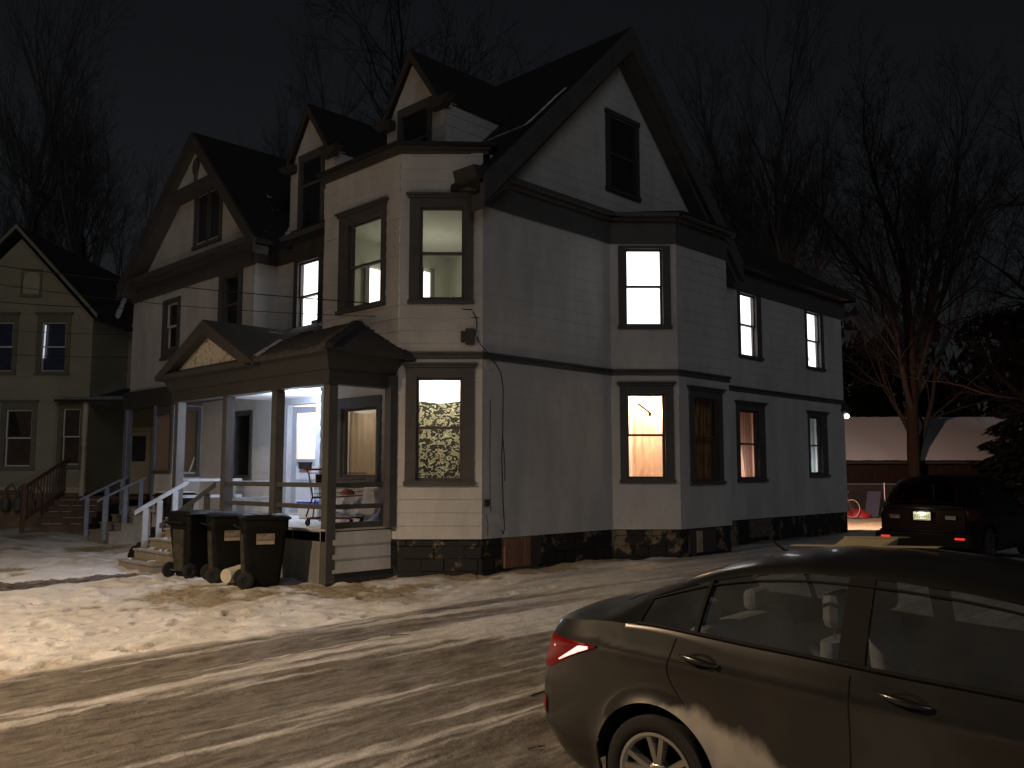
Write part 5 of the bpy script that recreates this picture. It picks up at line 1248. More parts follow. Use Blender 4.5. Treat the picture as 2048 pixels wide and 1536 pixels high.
def mask(nm, nn, k=0.9, lo=0.35, hi=0.65):
    v = math_('ADD', attr(nm), math_('MULTIPLY', math_('SUBTRACT', nn, 0.5), k)); r = n.new('ShaderNodeMapRange'); r.inputs['From Min'].default_value = lo; r.inputs['From Max'].default_value = hi; l.new(v, r.inputs['Value']); return r.outputs[0]
c = mixc(mask('dirt', streak, 1.2, 0.12, 0.95), snow, dirtc); c = mixc(mask('grass', fn, 1.0, 0.15, 1.05), c, grassc); c = mixc(mask('path', fn, 0.8), c, pathc)
l.new(c, p.inputs['Base Color'])
bp = n.new('ShaderNodeBump'); bp.inputs['Strength'].default_value = 0.6; bp.inputs['Distance'].default_value = 0.03
l.new(math_('ADD', noise(18, 5), math_('MULTIPLY', noise(70, 3), 0.35)), bp.inputs['Height']); l.new(bp.outputs['Normal'], p.inputs['Normal'])
me.materials.append(m)
def gh_(x, y):
    i = min(max(np.searchsorted(gx, x), 0), nx - 1); j = min(max(np.searchsorted(gy, y), 0), ny - 1); return float(hgt[i, j])
# litter and twigs
def twig(x, y, a, L, label):
    mb = MB(); z = gh_(x, y) + 0.012
    mb.tube([(x, y, z), (x + L * .5 * math.cos(a), y + L * .5 * math.sin(a), z + .012), (x + L * math.cos(a + .2), y + L * math.sin(a + .2), z + .004)], [0.007, 0.006, 0.003], 5)
    mb.tube([(x + L * .4 * math.cos(a), y + L * .4 * math.sin(a), z + .01), (x + L * .7 * math.cos(a - .6), y + L * .7 * math.sin(a - .6), z + .02)], 0.003, 4)
    tag(mb.build('twig', M['twig'], None), label, 'twig')
def gpt(px, py):
    w = ray(px, py, 1.0) - EYE; t = (-0.12 - EYE.z) / w.z; q = EYE + w * t
    return q.x, q.y
for px, py, a, L, lb in ((780, 1297, -0.9, 0.2, 'small dark twig lying in the middle of the rutted drive'), (1055, 1494, -0.6, 0.13, 'short twig on the snow near the rear bumper of the grey car'), (1062, 1402, 0.0, 0.45, 'forked twig lying beside the rear bumper of the grey car')):
    x, y = gpt(px, py); twig(x, y, a, L, lb)
# ================================================================= CARS
def car_paint(name, col, salt=True, rough=0.33, metal=0.55):
    m, n, l, p = nt(name)
    p.inputs['Roughness'].default_value = rough; p.inputs['Metallic'].default_value = metal; p.inputs['Coat Weight'].default_value = 0.7; p.inputs['Coat Roughness'].default_value = 0.06
    p.inputs['Base Color'].default_value = (*col, 1)
    if salt:
        tc = n.new('ShaderNodeTexCoord'); sp = n.new('ShaderNodeSeparateXYZ'); l.new(tc.outputs['Object'], sp.inputs[0])
        def nz(sc, st):
            mp = n.new('ShaderNodeMapping'); mp.inputs['Scale'].default_value = st; l.new(tc.outputs['Object'], mp.inputs['Vector'])
            a = n.new('ShaderNodeTexNoise'); a.inputs['Scale'].default_value = sc; a.inputs['Detail'].default_value = 6; a.inputs['Roughness'].default_value = 0.6; l.new(mp.outputs['Vector'], a.inputs['Vector']); return a.outputs['Fac']
        def mt(op, a, b):
            k = n.new('ShaderNodeMath'); k.operation = op
            for i, v in enumerate((a, b)):
                if isinstance(v, (int, float)): k.inputs[i].default_value = v
                else: l.new(v, k.inputs[i])
            return k.outputs[0]
        z = sp.outputs['Z']; x = sp.outputs['X']
        # height of the salt line: rises over the rear wheel, falls away along the doors
        ax = mt('ADD', x, 1.02); g = mt('POWER', 2.718, mt('MULTIPLY', mt('MULTIPLY', ax, ax), -9.0))
        line = mt('ADD', mt('ADD', 0.475, mt('MULTIPLY', g, 0.20)), mt('MULTIPLY', x, -0.05))
        v = mt('SUBTRACT', line, z)
        v = mt('ADD', v, mt('MULTIPLY', mt('SUBTRACT', nz(9, (1, 1, 0.5)), 0.5), 0.09))
        v = mt('ADD', v, mt('MULTIPLY', mt('SUBTRACT', nz(2.2, (1, 1, 0.6)), 0.5), 0.34))
        r = n.new('ShaderNodeMapRange'); r.inputs['From Min'].default_value = -0.02; r.inputs['From Max'].default_value = 0.06; l.new(v, r.inputs['Value'])
        back = n.new('ShaderNodeMapRange'); back.inputs['From Min'].default_value = -1.62; back.inputs['From Max'].default_value = -1.35; l.new(x, back.inputs['Value'])
        f = mt('MULTIPLY', mt('MULTIPLY', r.outputs[0], back.outputs[0]), mt('ADD', 0.45, mt('MULTIPLY', nz(5, (1, 1, 1)), 0.6)))
        film = mt('MULTIPLY', nz(2.5, (1, 1, 1)), 0.09); f2 = mt('MAXIMUM', f, film)
        c = n.new('ShaderNodeMix'); c.data_type = 'RGBA'; l.new(f2, c.inputs[0]); c.inputs[6].default_value = (*col, 1); c.inputs[7].default_value = (0.54, 0.50, 0.44, 1); l.new(c.outputs[2], p.inputs['Base Color'])
        for nm, a, b in (('Roughness', rough, 0.9), ('Metallic', metal, 0.0), ('Coat Weight', 0.35, 0.0)):
            k = n.new('ShaderNodeMix'); k.data_type = 'FLOAT'; l.new(f2, k.inputs[0]); k.inputs[2].default_value = a; k.inputs[3].default_value = b; l.new(k.outputs[0], p.inputs[nm])
    return m
M['carglass'] = dirty_glass('car_glass', (0.62, 0.65, 0.65), (0.40, 0.45, 0.50), 0.085)
M['seat'] = mat('grey_seat_cloth', (0.34, 0.35, 0.36), 0.95, var=0.15, scale=30)
M['redlens'] = mat('red_lens', (0.19, 0.003, 0.005), 0.22, spec=0.4)
M['chrome'] = mat('dull_alloy', (0.55, 0.53, 0.49), 0.38, metal=0.85, var=0.12, scale=9)
M['gap'] = mat('panel_gap', (0.004, 0.004, 0.004), 0.9)

M['darkrim'] = mat('dark_alloy', (0.05, 0.05, 0.05), 0.6)
class Car:
    def __init__(s, t, d, paint):
        s.t = t; s.d = d; s.paint = paint
        s.st = sorted(set([round(v, 4) for v in list(np.arange(d['x0'], d['x1'] + 1e-6, 0.03)) + [d['x1']] + [xa + sg * d['ar'] * math.cos(th * math.pi / 24) for xa in d['ax'] for sg in (1, -1) for th in range(0, 13)]]))
        s.st = [v for i, v in enumerate(s.st) if i == 0 or v - s.st[i - 1] > 0.004]
    def tab(s, k, x): a = s.d[k]; return float(np.interp(x, [q[0] for q in a], [q[1] for q in a]))
    def smo(s, k, x): return (s.tab(k, x - 0.09) + 2 * s.tab(k, x - 0.04) + 2 * s.tab(k, x) + 2 * s.tab(k, x + 0.04) + s.tab(k, x + 0.09)) / 8 if s.d['x0'] + 0.1 < x < s.d['x1'] - 0.1 else s.tab(k, x)
    def lower(s, x):
        pl = s.smo('plan', x); B = s.smo('B', x); zc = min(s.smo('crease', x), B - 0.05); zl = s.smo('zl', x)
        return [(pl * 0.90, zl), (pl * 0.955, zl + 0.05), (pl * 0.982, zl + 0.16), (pl * 0.990, zl + (zc - zl) * 0.5), (pl * 0.988, zc - 0.14), (pl * 0.992, zc - 0.05), (pl * 1.0, zc), (pl * 0.982, zc + (B - zc) * 0.35), (pl * 0.952, B)]
    def ylow(s, x, z):
        L = s.lower(x); return float(np.interp(z, [q[1] for q in L], [q[0] for q in L]))
    def shear(s, x, z):
        r = s.d['rear']; k = min(1, max(0, (s.d['x0'] + 0.75 - x) / 0.75)) ** 1.5
        return x + k * (r[0] * max(0, (z - 0.62) / 0.45) ** 1.3 + r[1] * max(0, (0.42 - z) / 0.2) + r[2] * max(0, 1 - abs(z - 0.80) / 0.1) * 0)
    NL, NU = 20, 22
    def section(s, x):
        out = []; zl = s.smo('zl', x); B = s.smo('B', x)
        zb = zl
        for xa in s.d['ax']:
            if abs(x - xa) < s.d['ar']: zb = max(zb, s.d['az'] + math.sqrt(max(0, s.d['ar'] ** 2 - (x - xa) ** 2)))
        for k in range(s.NL + 1):
            z = zb + (B - zb) * k / s.NL; y = s.ylow(x, z)
            for xa in s.d['ax']:
                dd = math.hypot(x - xa, z - s.d['az']) - s.d['ar']
                if -0.01 < dd < 0.10 and z > s.d['az'] - 0.1: y += s.d['flare'] * (1 - max(dd, 0) / 0.10) ** 2
            out.append((y, z))
        T = max(s.smo('T', x), B + 0.02); yr = s.smo('yr', x); dr = min(s.d.get('dr', 0.085), 0.6 * (T - B)); y0 = out[-1][0]
        for k in range(1, s.NU + 1):
            u = k / s.NU
            if u <= 0.6:
                f = u / 0.6; y = y0 + (yr - y0) * f + 0.018 * math.sin(math.pi * f) * min(1, (T - B) / 0.3); z = B + (T - dr - B) * f
            else:
                f = (u - 0.6) / 0.4; y = yr * (1 - f) ** 1.0; z = T - dr + dr * (1 - (1 - f) ** 2.6)
            out.append((y, z))
        return out
    def build(s):
        d = s.d; N = s.NL + s.NU + 1
        secs = [s.section(x) for x in s.st]
        for sg in (-1, 1):
            P = [[(s.shear(x, z), sg * y, z) for (y, z) in sec] for x, sec in zip(s.st, secs)]
            groups = {}
            for i in range(len(s.st) - 1):
                xm = (s.st[i] + s.st[i + 1]) / 2
                for j in range(N - 1):
                    zm = (secs[i][j][1] + secs[i][j + 1][1]) / 2; key = 'body'
                    if j >= s.NL:
                        u = (j - s.NL + 0.5) / s.NU
                        if d['gu'][0] < u < d['gu'][1]:
                            for a, b, nm in d['glass']:
                                if a < xm < b: key = 'glass:' + nm
                            if key == 'body' and d['glass'][0][0] < xm < d['glass'][-1][1]: key = 'pillar' + ('r' if xm < d['glass'][1][1] - 0.1 else 'b')
                        elif u > 0.66:
                            if d['rs'][0] < xm < d['rs'][1]: key = 'glass:rear'
                            if d['ws'][0] < xm < d['ws'][1]: key = 'glass:wind'
                        elif u <= d['gu'][0]:
                            for a, b, nm in d['doors']:
                                if a < xm < b: key = 'door:' + nm
                    else:
                        for a, b, nm in d['doors']:
                            bo = a
                            if nm == 'rear': bo = a + d['doorcurve'](zm)
                            if bo < xm < b and zm > 0.27: key = 'door:' + nm
                    groups.setdefault(key, []).append((i, j))
            for key, cells in groups.items():
                ins = 0.0
                idx = {}; vs = []; fs = []
                def vi(i, j):
                    if (i, j) not in idx:
                        x, y, z = P[i][j]
                        if key.startswith('glass') and ins == 0.0: y *= 0.992; z -= 0.004
                        idx[(i, j)] = len(vs); vs.append((x, y, z))
                    return idx[(i, j)]
                for (i, j) in cells:
                    f = (vi(i, j), vi(i + 1, j), vi(i + 1, j + 1), vi(i, j + 1))
                    fs.append(f if sg < 0 else f[::-1])
                if key == 'body' : 
                    s.bodyc = getattr(s, 'bodyc', []); s.bodyc.append((vs, fs)); continue
                if key in ('glass:rear', 'glass:wind'):
                    s.gl = getattr(s, 'gl', {}); s.gl.setdefault(key, []).append((vs, fs)); continue
                mb = MB(); mb.mesh(vs, fs)
                if key.startswith('pillar'): o = mb.build('window_pillar', M['black'], s.t, smooth=True, local=True)
                elif key.startswith('glass'): o = mb.build('window', M['carglass'], s.t, smooth=True, local=True)
                else:
                    o = mb.build('door', s.paint, s.t, smooth=True, local=True); s.doorobj = getattr(s, 'doorobj', {}); s.doorobj[(sg, key[5:])] = o
            # panel gaps and belt moulding
            mb = MB()
            for a, b, nm in d['doors']:
                for x0 in ((a, b) if nm == 'front' else (a,)):
                    L = []
                    for z in np.arange(0.30, s.smo('B', x0) + 0.001, 0.03):
                        xx = x0 + (d['doorcurve'](z) if (nm == 'rear' and x0 == a) else 0); L.append((s.shear(xx, z), sg * (s.ylow(xx, z) + 0.0005), z))
                    L = [q for q in L if all(math.hypot(q[0] - xa, q[2] - d['az']) > d['ar'] for xa in d['ax'])]
                    if len(L) > 2: mb.tube(L, 0.0035, 5)
            mb.build('panel_gap', M['gap'], s.t, local=True)
            mb = MB(); xs = np.arange(d['glass'][0][0] - 0.02, d['glass'][-1][1], 0.05); L = []
            for x in xs:
                sc = s.section(x); y, z = sc[s.NL + 1]; L.append((s.shear(x, z), sg * (y + 0.006), z))
            mb.tube(L, 0.011, 6)
            L = []
            k = int(d['gu'][1] * s.NU) + s.NL
            for x in xs: sc = s.section(x); y, z = sc[k]; L.append((s.shear(x, z), sg * (y + 0.003), z))
            mb.tube(L, 0.007, 6); mb.build('window_trim', M['black'], s.t, local=True)
            # wheels
            for xa in d['ax']:
                yo = s.ylow(xa, d['az'] + d['ar']) - 0.012
                s.wheel(xa, sg * yo, sg)
        mb = MB()
        for vs, fs in s.bodyc: mb.mesh(vs, fs)
        for k in (0, -1):
            sec = secs[k]; x = s.st[k]
            ring = [(s.shear(x, z), y, z) for y, z in sec] + [(s.shear(x, z), -y, z) for y, z in sec[::-1]]
            for j in range(N - 1):
                mb.poly([ring[j], ring[j + 1], ring[2 * N - 2 - j], ring[2 * N - 1 - j]])
        o = mb.build('body', s.paint, s.t, smooth=True, local=True)
        w = o.modifiers.new('weld', 'WELD'); w.merge_threshold = 0.001
        for key, L in s.gl.items():
            mb = MB()
            for vs, fs in L: mb.mesh(vs, fs)
            mb.build('windscreen', M['carglass'], s.t, smooth=True, local=True)
        # underbody and wheel wells
        mb = MB(); mb.box((d['x0'] + 0.55, -d['plan'][5][1] + 0.12, 0.22), (d['x1'] - 0.15, d['plan'][5][1] - 0.12, 0.34)); mb.box((d['ax'][0] - 0.3, -0.5, 0.34), (d['ax'][0] + 0.3, 0.5, 0.62))
        for xa in d['ax']:
            for sg in (-1, 1):
                yo = s.ylow(xa, d['az'] + d['ar']) - 0.03
                n = 14; ar = d['ar'] + 0.012
                for k in range(n):
                    a0, a1 = math.pi * k / n, math.pi * (k + 1) / n
                    mb.poly([(xa + ar * math.cos(a0), sg * yo, d['az'] + ar * math.sin(a0)), (xa + ar * math.cos(a1), sg * yo, d['az'] + ar * math.sin(a1)), (xa + ar * math.cos(a1), sg * 0.45, d['az'] + ar * math.sin(a1)), (xa + ar * math.cos(a0), sg * 0.45, d['az'] + ar * math.sin(a0))])
                mb.poly([(xa + ar * math.cos(math.pi * k / n), sg * 0.5, d['az'] + ar * math.sin(math.pi * k / n)) for k in range(n + 1)])
        mb.build('underbody', M['gap'], s.t, local=True)
    def wheel(s, xa, yo, sg):
        R = s.d['wr']; c = (xa, yo - sg * 0.19, s.d['wz']); ax = (0, sg, 0); rr = R * s.d.get('rim', 0.70)
        mb = MB(); mb.lathe(c, ax, [(0.0, rr - 0.02), (0.0, R * 0.93), (0.02, R), (0.17, R), (0.19, R * 0.955), (0.195, R * 0.85), (0.186, rr + 0.012), (0.17, rr)], 48)
        w = mb.build('wheel', M['rubber'], s.t, smooth=True, local=True)
        rimm = s.d.get('rimm', 'chrome'); mb = MB(); mb.lathe(c, ax, [(0.02, rr - 0.025), (0.15, rr - 0.02), (0.178, rr), (0.185, rr + 0.004), (0.186, rr - 0.012), (0.172, rr - 0.024)], 48)
        mb.lathe(c, ax, [(0.10, 0.07), (0.155, 0.062), (0.163, 0.05), (0.165, 0.0)], 20); mb.lathe(c, ax, [(0.05, rr - 0.03), (0.05, 0.0)], 32, 1)
        cx, cy, cz = c
        for k in range(10):
            a = 2 * math.pi * (k // 2) / 5 + 0.33 + (0.20 if k % 2 else -0.20); a0 = 2 * math.pi * (k // 2) / 5 + 0.33 + (0.10 if k % 2 else -0.10)
            def pt(r, aa, o, wd): return (cx + r * math.cos(aa) - wd * math.sin(aa), cy + sg * o, cz + r * math.sin(aa) + wd * math.cos(aa))
            w0, w1 = 0.019, 0.022
            mb.hexa([pt(0.045, a0, 0.125, -w0), pt(0.045, a0, 0.125, w0), pt(rr - 0.01, a, 0.13, w1), pt(rr - 0.01, a, 0.13, -w1), pt(0.045, a0, 0.160, -w0 * .7), pt(0.045, a0, 0.160, w0 * .7), pt(rr - 0.01, a, 0.180, w1 * .6), pt(rr - 0.01, a, 0.180, -w1 * .6)])
        mb.build('rim', [M[rimm], M['gap']], w, smooth=True, local=True, angle=30)
    def patch(s, name, mtl, pts_lo, pts_hi, sg, off=0.006, n=14, k=6, parent=None):
        """lens following the body side between two curves z(x)"""
        xs = np.linspace(pts_lo[0][0], pts_lo[-1][0], n + 1); vs = []; fs = []
        def pos(x, z, o):
            y = s.ylow(x, z); y2_ = s.ylow(min(x + 0.02, s.d['x1']), z); nx_ = -(y2_ - y) / 0.02 * -1
            nrm = V((-(y2_ - y) / 0.02, 1, 0)).normalized()
            return (s.shear(x, z) + nrm.x * o * 1.0, sg * (y + nrm.y * o), z)
        for x in xs:
            lo = np.interp(x, [p[0] for p in pts_lo], [p[1] for p in pts_lo]); hi = np.interp(x, [p[0] for p in pts_hi], [p[1] for p in pts_hi])
            for j in range(k + 1):
                z = lo + (hi - lo) * j / k; e = 1 - max(abs(2 * j / k - 1) ** 6, 0) * 0.7
                vs.append(pos(x, z, off * e))
        for i in range(n):
            for j in range(k):
                b = i * (k + 1) + j; f = (b, b + k + 1, b + k + 2, b + 1); fs.append(f if sg < 0 else f[::-1])
        mb = MB(); mb.mesh(vs, fs); return mb.build(name, mtl, parent or s.t, smooth=True, local=True)
    def handle(s, x, z, sg, L=0.11, key=None):
        mb = MB(); n = 10; pts = []; rs = []
        for k in range(n + 1):
            t = k / n; xx = x - L + 2 * L * t; zz = z + 0.022 - 0.03 * t; pts.append((xx, sg * (s.ylow(xx, zz) + 0.008 + 0.026 * math.sin(math.pi * t) ** 0.6), zz)); rs.append(0.006 + 0.012 * math.sin(math.pi * (0.08 + 0.84 * t)))
        mb.tube(pts, rs, 10)
        p = s.doorobj.get((sg, key)) or s.t
        mb.build('handle', s.paint, p, smooth=True, local=True)
        mb = MB(); q = []
        for k in range(16):
            a = 2 * math.pi * k / 16; xx = x + 0.01 + 0.085 * math.cos(a); zz = z + 0.002 + 0.036 * math.sin(a); q.append((xx, sg * (s.ylow(xx, zz) + 0.002), zz))
        c = (x, sg * (s.ylow(x, z) - 0.004), z)
        for k in range(16): mb.poly([q[k], q[(k + 1) % 16], c])
        mb.build('handle_cup', M['gap'], p, local=True)
def seat(t, x, y, z, w=0.5, lean=0.25, name='seat', head=True):
    mb = MB(); n = 12
    def sec(f): return V((x - lean * f * 0.6 - 0.05 * math.sin(f * 3), y, z + 0.62 * f))
    vs = []; fs = []; k = 24
    for i in range(n + 1):
        f = i / n; c = sec(f); hw = w / 2 * (1 - 0.28 * f ** 2.5) ; th = 0.085 * (1 - 0.4 * f)
        for j in range(k):
            a = 2 * math.pi * j / k; vs.append((c.x + th * (abs(math.sin(a)) ** 0.7) * (1 if math.sin(a) > 0 else -1), y + hw * (abs(math.cos(a)) ** 0.5) * (1 if math.cos(a) > 0 else -1), c.z))
    for i in range(n):
        for j in range(k): fs.append((i * k + j, i * k + (j + 1) % k, (i + 1) * k + (j + 1) % k, (i + 1) * k + j))
    fs.append(tuple(n * k + j for j in range(k))); mb.mesh(vs, fs); mb.box((x - 0.05, y - w / 2, z - 0.1), (x + 0.45, y + w / 2, z + 0.06))
    o = mb.build(name, M['seat'], t, smooth=True, local=True, angle=75)
    if head:
        c = sec(1.0); mb = MB()
        for s in (-1, 1): mb.tube([(c.x, y + s * 0.06, c.z - 0.03), (c.x, y + s * 0.055, c.z + 0.08)], 0.006, 6)
        mb.build('headrest_post', M['metal'], o, local=True)
        mb = MB(); mb.box((c.x - 0.05, y - 0.13, c.z + 0.05), (c.x + 0.055, y + 0.13, c.z + 0.24)); mb.build('headrest', M['seat'], o, local=True, bevel=0.05)
    return o

# ---- grey sedan in the foreground
ah = math.radians(-85.9)
CAR_G = -0.17
sedan = thing('grey_sedan', 'dirty dark grey sedan in the foreground with pale salt along its doors', 'car', (-5.78, -9.47, CAR_G), ah)
SD = dict(x0=-2.13, x1=2.2, ax=(-1.21, 1.36), ar=0.376, az=0.298, wr=0.308, wz=0.298, rim=0.70, dr=0.062, flare=0.024,
  plan=[(-2.13, .56), (-2.08, .655), (-1.98, .735), (-1.8, .795), (-1.45, .838), (-1.0, .85), (0.5, .85), (1.2, .845), (1.6, .82), (1.9, .76), (2.1, .66), (2.2, .5)],
  B=[(-2.13, 1.00), (-1.9, 1.03), (-1.5, 1.06), (-1.2, 1.055), (-0.7, 1.005), (-0.4, .985), (0, .955), (.9, .915), (1.3, .91), (1.6, .86), (2.0, .78), (2.2, .70)],
  crease=[(-2.13, .93), (-1.7, .92), (-1.2, .905), (-.6, .875), (.5, .81), (1.4, .76), (2.2, .62)],
  T=[(-2.13, 1.03), (-2.06, 1.08), (-1.95, 1.10), (-1.78, 1.115), (-1.6, 1.165), (-1.3, 1.275), (-1.0, 1.385), (-.75, 1.445), (-.45, 1.478), (-.1, 1.478), (.25, 1.45), (.55, 1.40), (.85, 1.27), (1.2, 1.06), (1.32, 1.0), (1.8, .92), (2.1, .80), (2.2, .72)],
  yr=[(-2.13, .50), (-1.9, .60), (-1.6, .60), (-1.2, .575), (-.8, .555), (0, .56), (.5, .56), (.9, .58), (1.3, .64), (1.6, .66), (2.2, .42)],
  zl=[(-2.13, .22), (-1.9, .20), (-1.5, .20), (1.8, .20), (2.2, .26)],
  rear=(0.15, 0.16, 0), gu=(0.06, 0.53), glass=((-1.30, -0.98, 'q'), (-0.94, -0.23, 'r'), (-0.12, 0.98, 'f')), rs=(-1.62, -0.98), ws=(0.62, 1.26),
  doors=((-1.06, -0.18, 'rear'), (-0.18, 0.92, 'front')), doorcurve=lambda z: 0.34 * max(0, (0.80 - z) / 0.5) ** 1.2 + (-0.06 * max(0, 1 - abs(z - 0.86) / 0.2)))
M['sedanpaint'] = car_paint('grey_metallic_paint', (0.072, 0.071, 0.070), rough=0.26, metal=0.9)
car = Car(sedan, SD, M['sedanpaint']); car.build()
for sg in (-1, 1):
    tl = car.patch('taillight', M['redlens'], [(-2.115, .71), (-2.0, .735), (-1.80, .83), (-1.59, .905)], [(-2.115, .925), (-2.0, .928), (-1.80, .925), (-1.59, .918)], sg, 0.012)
    car.patch('glint_strip', emit('tail_glint_glow', (1.0, 0.42, 0.36), 2.4) if sg < 0 else M['redlens'], [(-1.90, .797), (-1.80, .838), (-1.73, .862), (-1.645, .893)], [(-1.90, .807), (-1.80, .868), (-1.73, .910), (-1.645, .911)], sg, 0.0165, parent=tl)  # near side emits in place of street light glinting in the lens
    mb = MB(); mb.lathe((car.shear(-1.98, 0.87), sg * (car.ylow(-1.98, 0.87) + 0.014), 0.87), (-0.5, sg, 0), [(0, .007), (.004, .005), (.005, 0)], 10); mb.build('bulb', emit('tail_glint_dot', (1, 0.3, 0.25), 1.6), tl, local=True)  # not a lit bulb: small emissive dot put in as a glint
    car.patch('bumper_reflector', M['redlens'], [(-2.10, .45), (-2.03, .45)], [(-2.10, .56), (-2.03, .55)], sg, 0.006, n=4, k=3)
    car.handle(-0.93, 0.925, sg, key='rear'); car.handle(0.06, 0.885, sg, key='front')
    mb = MB(); mb.lathe((0.98, sg * 0.93, 0.98), (1, 0, 0), [(-0.05, 0.0), (-0.05, 0.085), (0.03, 0.08), (0.07, 0.04), (0.08, 0.0)], 14); mb.tube([(0.98, sg * 0.88, 0.97), (0.97, sg * 0.78, 0.95)], 0.02, 8); mb.build('mirror', M['sedanpaint'], sedan, smooth=True, local=True)
    # divider in the rear door glass
    L = [(lambda sc: (car.shear(-0.96, sc[1]), sg * (sc[0] + 0.002), sc[1]))(car.section(-0.96)[k]) for k in range(SD and Car.NL + 1, Car.NL + 13)]
    mb = MB(); mb.tube(L, 0.016, 6); mb.build('window_divider', M['black'], sedan, local=True)
for sy in (-0.36, 0.36): seat(sedan, -0.20, sy, 0.42, lean=0.30)
mb = MB(); mb.hexa([(-0.98, -0.62, .45), (-0.72, -0.62, .45), (-0.72, 0.62, .45), (-0.98, 0.62, .45), (-1.22, -0.55, 1.02), (-1.05, -0.55, 1.04), (-1.05, 0.55, 1.04), (-1.22, 0.55, 1.02)]); mb.box((-0.75, -0.62, .42), (-0.25, .62, .55)); mb.build('rear_seat', M['seat'], sedan, local=True, bevel=0.04)
for sy in (-0.33, 0.33): mb = MB(); mb.box((-1.2, sy - 0.12, 1.03), (-1.1, sy + 0.12, 1.16)); mb.build('headrest', M['seat'], sedan, local=True, bevel=0.04)
mb = MB(); mb.hexa([(0.75, -0.68, .55), (1.25, -0.68, .55), (1.25, .68, .55), (.75, .68, .55), (0.85, -0.66, .9), (1.3, -0.66, .93), (1.3, .66, .93), (.85, .66, .9)]); mb.build('dashboard', M['black'], sedan, local=True, bevel=0.04)
mb = MB(); mb.tube([(0.62 + 0.17 * math.sin(a) * 0.35, 0.36 + 0.18 * math.cos(a), 0.84 + 0.17 * math.sin(a)) for a in [2 * math.pi * k / 24 for k in range(25)]], 0.014, 8); mb.build('steering_wheel', M['black'], sedan, local=True)
mb = MB(); mb.tube([(-0.80, 0.0, 1.425), (-0.86, 0.0, 1.46), (-0.90, 0.0, 1.495)], [0.008, 0.007, 0.006], 6); mb.lathe((-0.80, 0, 1.41), (0, 0, 1), [(0, 0.03), (0.02, 0.026), (0.03, 0)], 12); mb.build('antenna', M['black'], sedan, local=True)
# cardboard lying on the roof
cb = thing('cardboard_box', 'flattened pale cardboard box lying open on the roof of the grey sedan', 'box', (-5.78, -9.47, CAR_G), ah)
CB = mat('cardboard', (0.40, 0.34, 0.21), 0.9, var=0.12, scale=5)
mb = MB(); mb.hexa([(-0.80, 0.04, 1.456), (0.0, 0.04, 1.486), (0.0, 0.12, 1.486), (-0.80, 0.12, 1.456), (-0.80, 0.04, 1.461), (0.0, 0.04, 1.491), (0.0, 0.12, 1.491), (-0.80, 0.12, 1.461)]); mb.build('sheet', CB, cb, local=True)
mb = MB(); mb.hexa([(-0.55, 0.06, 1.466), (-0.28, 0.06, 1.478), (-0.26, 0.22, 1.478), (-0.52, 0.22, 1.466), (-0.55, 0.06, 1.474), (-0.30, 0.06, 1.486), (-0.25, 0.22, 1.515), (-0.55, 0.22, 1.505)]); mb.build('tray', CB, cb, local=True)
mb = MB(); mb.prism([(-0.55, 0.21, 1.506), (-0.25, 0.21, 1.516), (-0.20, 0.25, 1.518), (-0.50, 0.25, 1.508)], (0, 0, 0.006)); mb.build('flap', CB, cb, local=True)

# ---- dark red utility car by the back yard
suv = thing('dark_red_utility_car', 'very dark red utility car seen from behind with a pale licence plate', 'car', (8.80, -5.05, -0.02), 0.0)
UD = dict(x0=-2.26, x1=2.25, ax=(-1.38, 1.32), ar=0.40, az=0.36, wr=0.355, wz=0.355, rimm='darkrim', dr=0.085, flare=0.03,
  plan=[(-2.26, .74), (-2.2, .80), (-2.1, .845), (-1.9, .875), (-1.4, .895), (-.8, .90), (.5, .90), (1.2, .89), (1.7, .86), (2.0, .78), (2.15, .68), (2.25, .5)],
  B=[(-2.26, 1.10), (-1.5, 1.09), (0, 1.03), (1.0, 1.0), (1.5, .97), (2.0, .88), (2.25, .8)], crease=[(-2.26, .95), (0, .88), (2.25, .72)],
  T=[(-2.26, 1.13), (-2.2, 1.22), (-2.05, 1.46), (-1.93, 1.60), (-1.8, 1.655), (-1.2, 1.69), (-.3, 1.70), (.3, 1.67), (.7, 1.55), (1.1, 1.28), (1.35, 1.1), (1.9, 1.0), (2.2, .86), (2.25, .82)],
  yr=[(-2.26, .66), (-1.9, .60), (-1.0, .61), (.4, .60), (1.0, .64), (1.5, .7), (2.25, .45)], zl=[(-2.26, .36), (-1.9, .28), (1.8, .28), (2.25, .34)],
  rear=(0.03, 0.2, 0), gu=(0.06, 0.53), glass=((-1.95, -1.25, 'q'), (-1.15, -.25, 'r'), (-.15, 1.0, 'f')), rs=(-2.19, -1.95), ws=(.5, 1.25),
  doors=((-1.2, -.2, 'rear'), (-.2, .95, 'front')), doorcurve=lambda z: 0.30 * max(0, (0.80 - z) / 0.5) ** 1.2)
M['suvpaint'] = mat('dark_red_paint', (0.011, 0.003, 0.003), 0.35, spec=0.12)
M['suvlens'] = mat('dark_red_lens', (0.07, 0.004, 0.004), 0.25, spec=0.4)
M['carglass_dark'] = glass('dark_car_glass', (0.18, 0.19, 0.19), 0.5, 0.02)
_cg = M['carglass']; M['carglass'] = M['carglass_dark']; sc_ = Car(suv, UD, M['suvpaint']); sc_.build(); M['carglass'] = _cg
